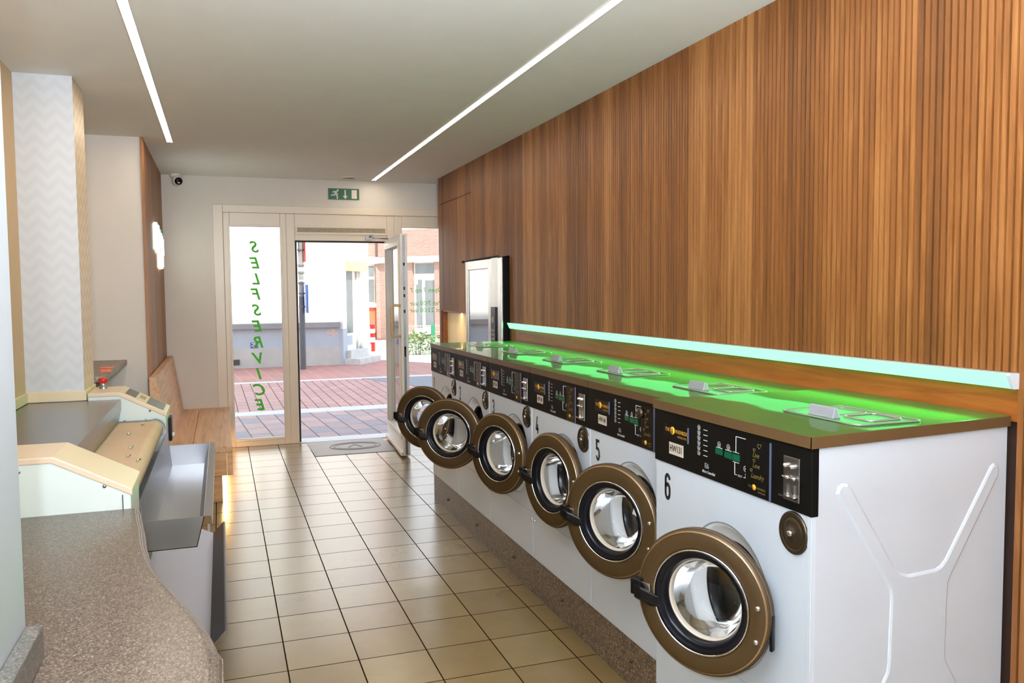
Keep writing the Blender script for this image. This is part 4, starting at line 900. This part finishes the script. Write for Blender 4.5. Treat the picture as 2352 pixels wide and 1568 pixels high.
M['leafA'] = leafmat('dark leaves', srgb(70, 96, 50), srgb(176, 196, 140)); M['leafB'] = leafmat('light leaves', srgb(84, 120, 50), srgb(150, 186, 96))
def shrub(cx, cy, w_, h_, n_, mat, lab):
    t = thing('shrub', lab, 'shrub', (cx, cy, G0)); m = MB(); rng = random.Random(int(cx*100))
    for k in range(n_):
        u = rng.uniform(-1, 1); v_ = rng.uniform(-.5, .5); zz_ = rng.uniform(0, 1)**.8*(1-.45*u*u)
        c_ = Vector((cx+u*w_, cy+v_*.7, G0+.02+zz_*h_)); L0 = rng.uniform(.05, .10); a = rng.uniform(0, 6.28); b_ = rng.uniform(-.6, .9)
        d_ = Vector((math.cos(a)*math.cos(b_), math.sin(a)*math.cos(b_), math.sin(b_))); sd = d_.cross(Vector((rng.uniform(-1, 1), rng.uniform(-1, 1), 1))).normalized()
        m.add([c_, c_+d_*L0*.5+sd*L0*.35, c_+d_*L0, c_+d_*L0*.5-sd*L0*.35], [(0, 1, 2, 3)])
    m.build('foliage', mat, t)
    st = MB()
    for k in range(7):
        u = rng.uniform(-.7, .7); st.tube([(cx+u*w_*.4, cy, G0-.01), (cx+u*w_*.7, cy, G0+h_*.5), (cx+u*w_, cy+rng.uniform(-.2, .2), G0+h_*.8)], .008, 5)
    st.build('stems', plain('stems', srgb(90, 74, 50), .8), t)
shrub(4.95, 21.75, .50, .60, 900, 'leafA', 'pale leafed green shrub in front of the white railing, next to the open door')
shrub(6.05, 21.8, .50, .72, 1000, 'leafB', 'brighter leafy shrub in front of the railing, next to the slatted wall')

# ------------------------------------------------------------------ light
wd = bpy.data.worlds.new('world'); scn.world = wd; wd.use_nodes = True
bg = wd.node_tree.nodes['Background']
tc = wd.node_tree.nodes.new('ShaderNodeTexCoord'); sp = wd.node_tree.nodes.new('ShaderNodeSeparateXYZ'); rp = wd.node_tree.nodes.new('ShaderNodeValToRGB')
rp.color_ramp.elements[0].position = .0; rp.color_ramp.elements[0].color = (.96, .98, 1, 1); rp.color_ramp.elements[1].position = .8; rp.color_ramp.elements[1].color = (.66, .80, 1, 1)
wd.node_tree.links.new(tc.outputs['Generated'], sp.inputs[0]); wd.node_tree.links.new(sp.outputs[2], rp.inputs['Fac']); wd.node_tree.links.new(rp.outputs['Color'], bg.inputs['Color'])
bg.inputs['Strength'].default_value = 2.6
sd_ = bpy.data.lights.new('sun', 'SUN'); sd_.energy = 6.5; sd_.color = (1, .95, .86); sd_.angle = .01
so = bpy.data.objects.new('sun', sd_); COL.objects.link(so); so.rotation_euler = Vector((-.10, .72, -.70)).to_track_quat('-Z', 'Y').to_euler()
def area(name, loc, to, size, energy, col):
    l = bpy.data.lights.new(name, 'AREA'); l.energy = energy; l.color = col; l.shape = 'RECTANGLE'; l.size, l.size_y = size
    o = bpy.data.objects.new(name, l); COL.objects.link(o); o.location = loc; o.rotation_euler = (Vector(to)-Vector(loc)).to_track_quat('-Z', 'Y').to_euler(); return o
pl_ = bpy.data.lights.new('flash', 'POINT'); pl_.energy = 150; pl_.color = (.70, .83, 1); pl_.shadow_soft_size = .03
po_ = bpy.data.objects.new('flash', pl_); COL.objects.link(po_); po_.location = (-.10, -.03, 1.72)
area('ceiling_fill', (.3, .1, 1.95), (.2, 1.4, 4.2), (.5, .5), 300, (.86, .92, 1))  # added fill lamp, no fixture; brightens the ceiling
gl_ = area('green_tape', (XW-.0385, 4.04, 1.326), (XW-1.0385, 4.04, .80), (4.45, .03), 20, (.06, 1, .10)); gl_.data.spread = math.radians(56)
bpy.context.view_layer.update()
area('niche_lamp', (XW+.035, 7.95, 1.385), (XW+.037, 7.95, 1.0), (.02, 1.0), 2.2, (1, .78, .50))
scn.view_settings.view_transform = 'Standard'; scn.view_settings.look = 'None'; scn.view_settings.exposure = 0
scn.cycles.max_bounces = 10; scn.cycles.transparent_max_bounces = 16; scn.cycles.sample_clamp_indirect = 8
scn.cycles.caustics_reflective = False; scn.cycles.caustics_refractive = False
for o in bpy.data.objects:
    if '_o' in o: del o['_o']
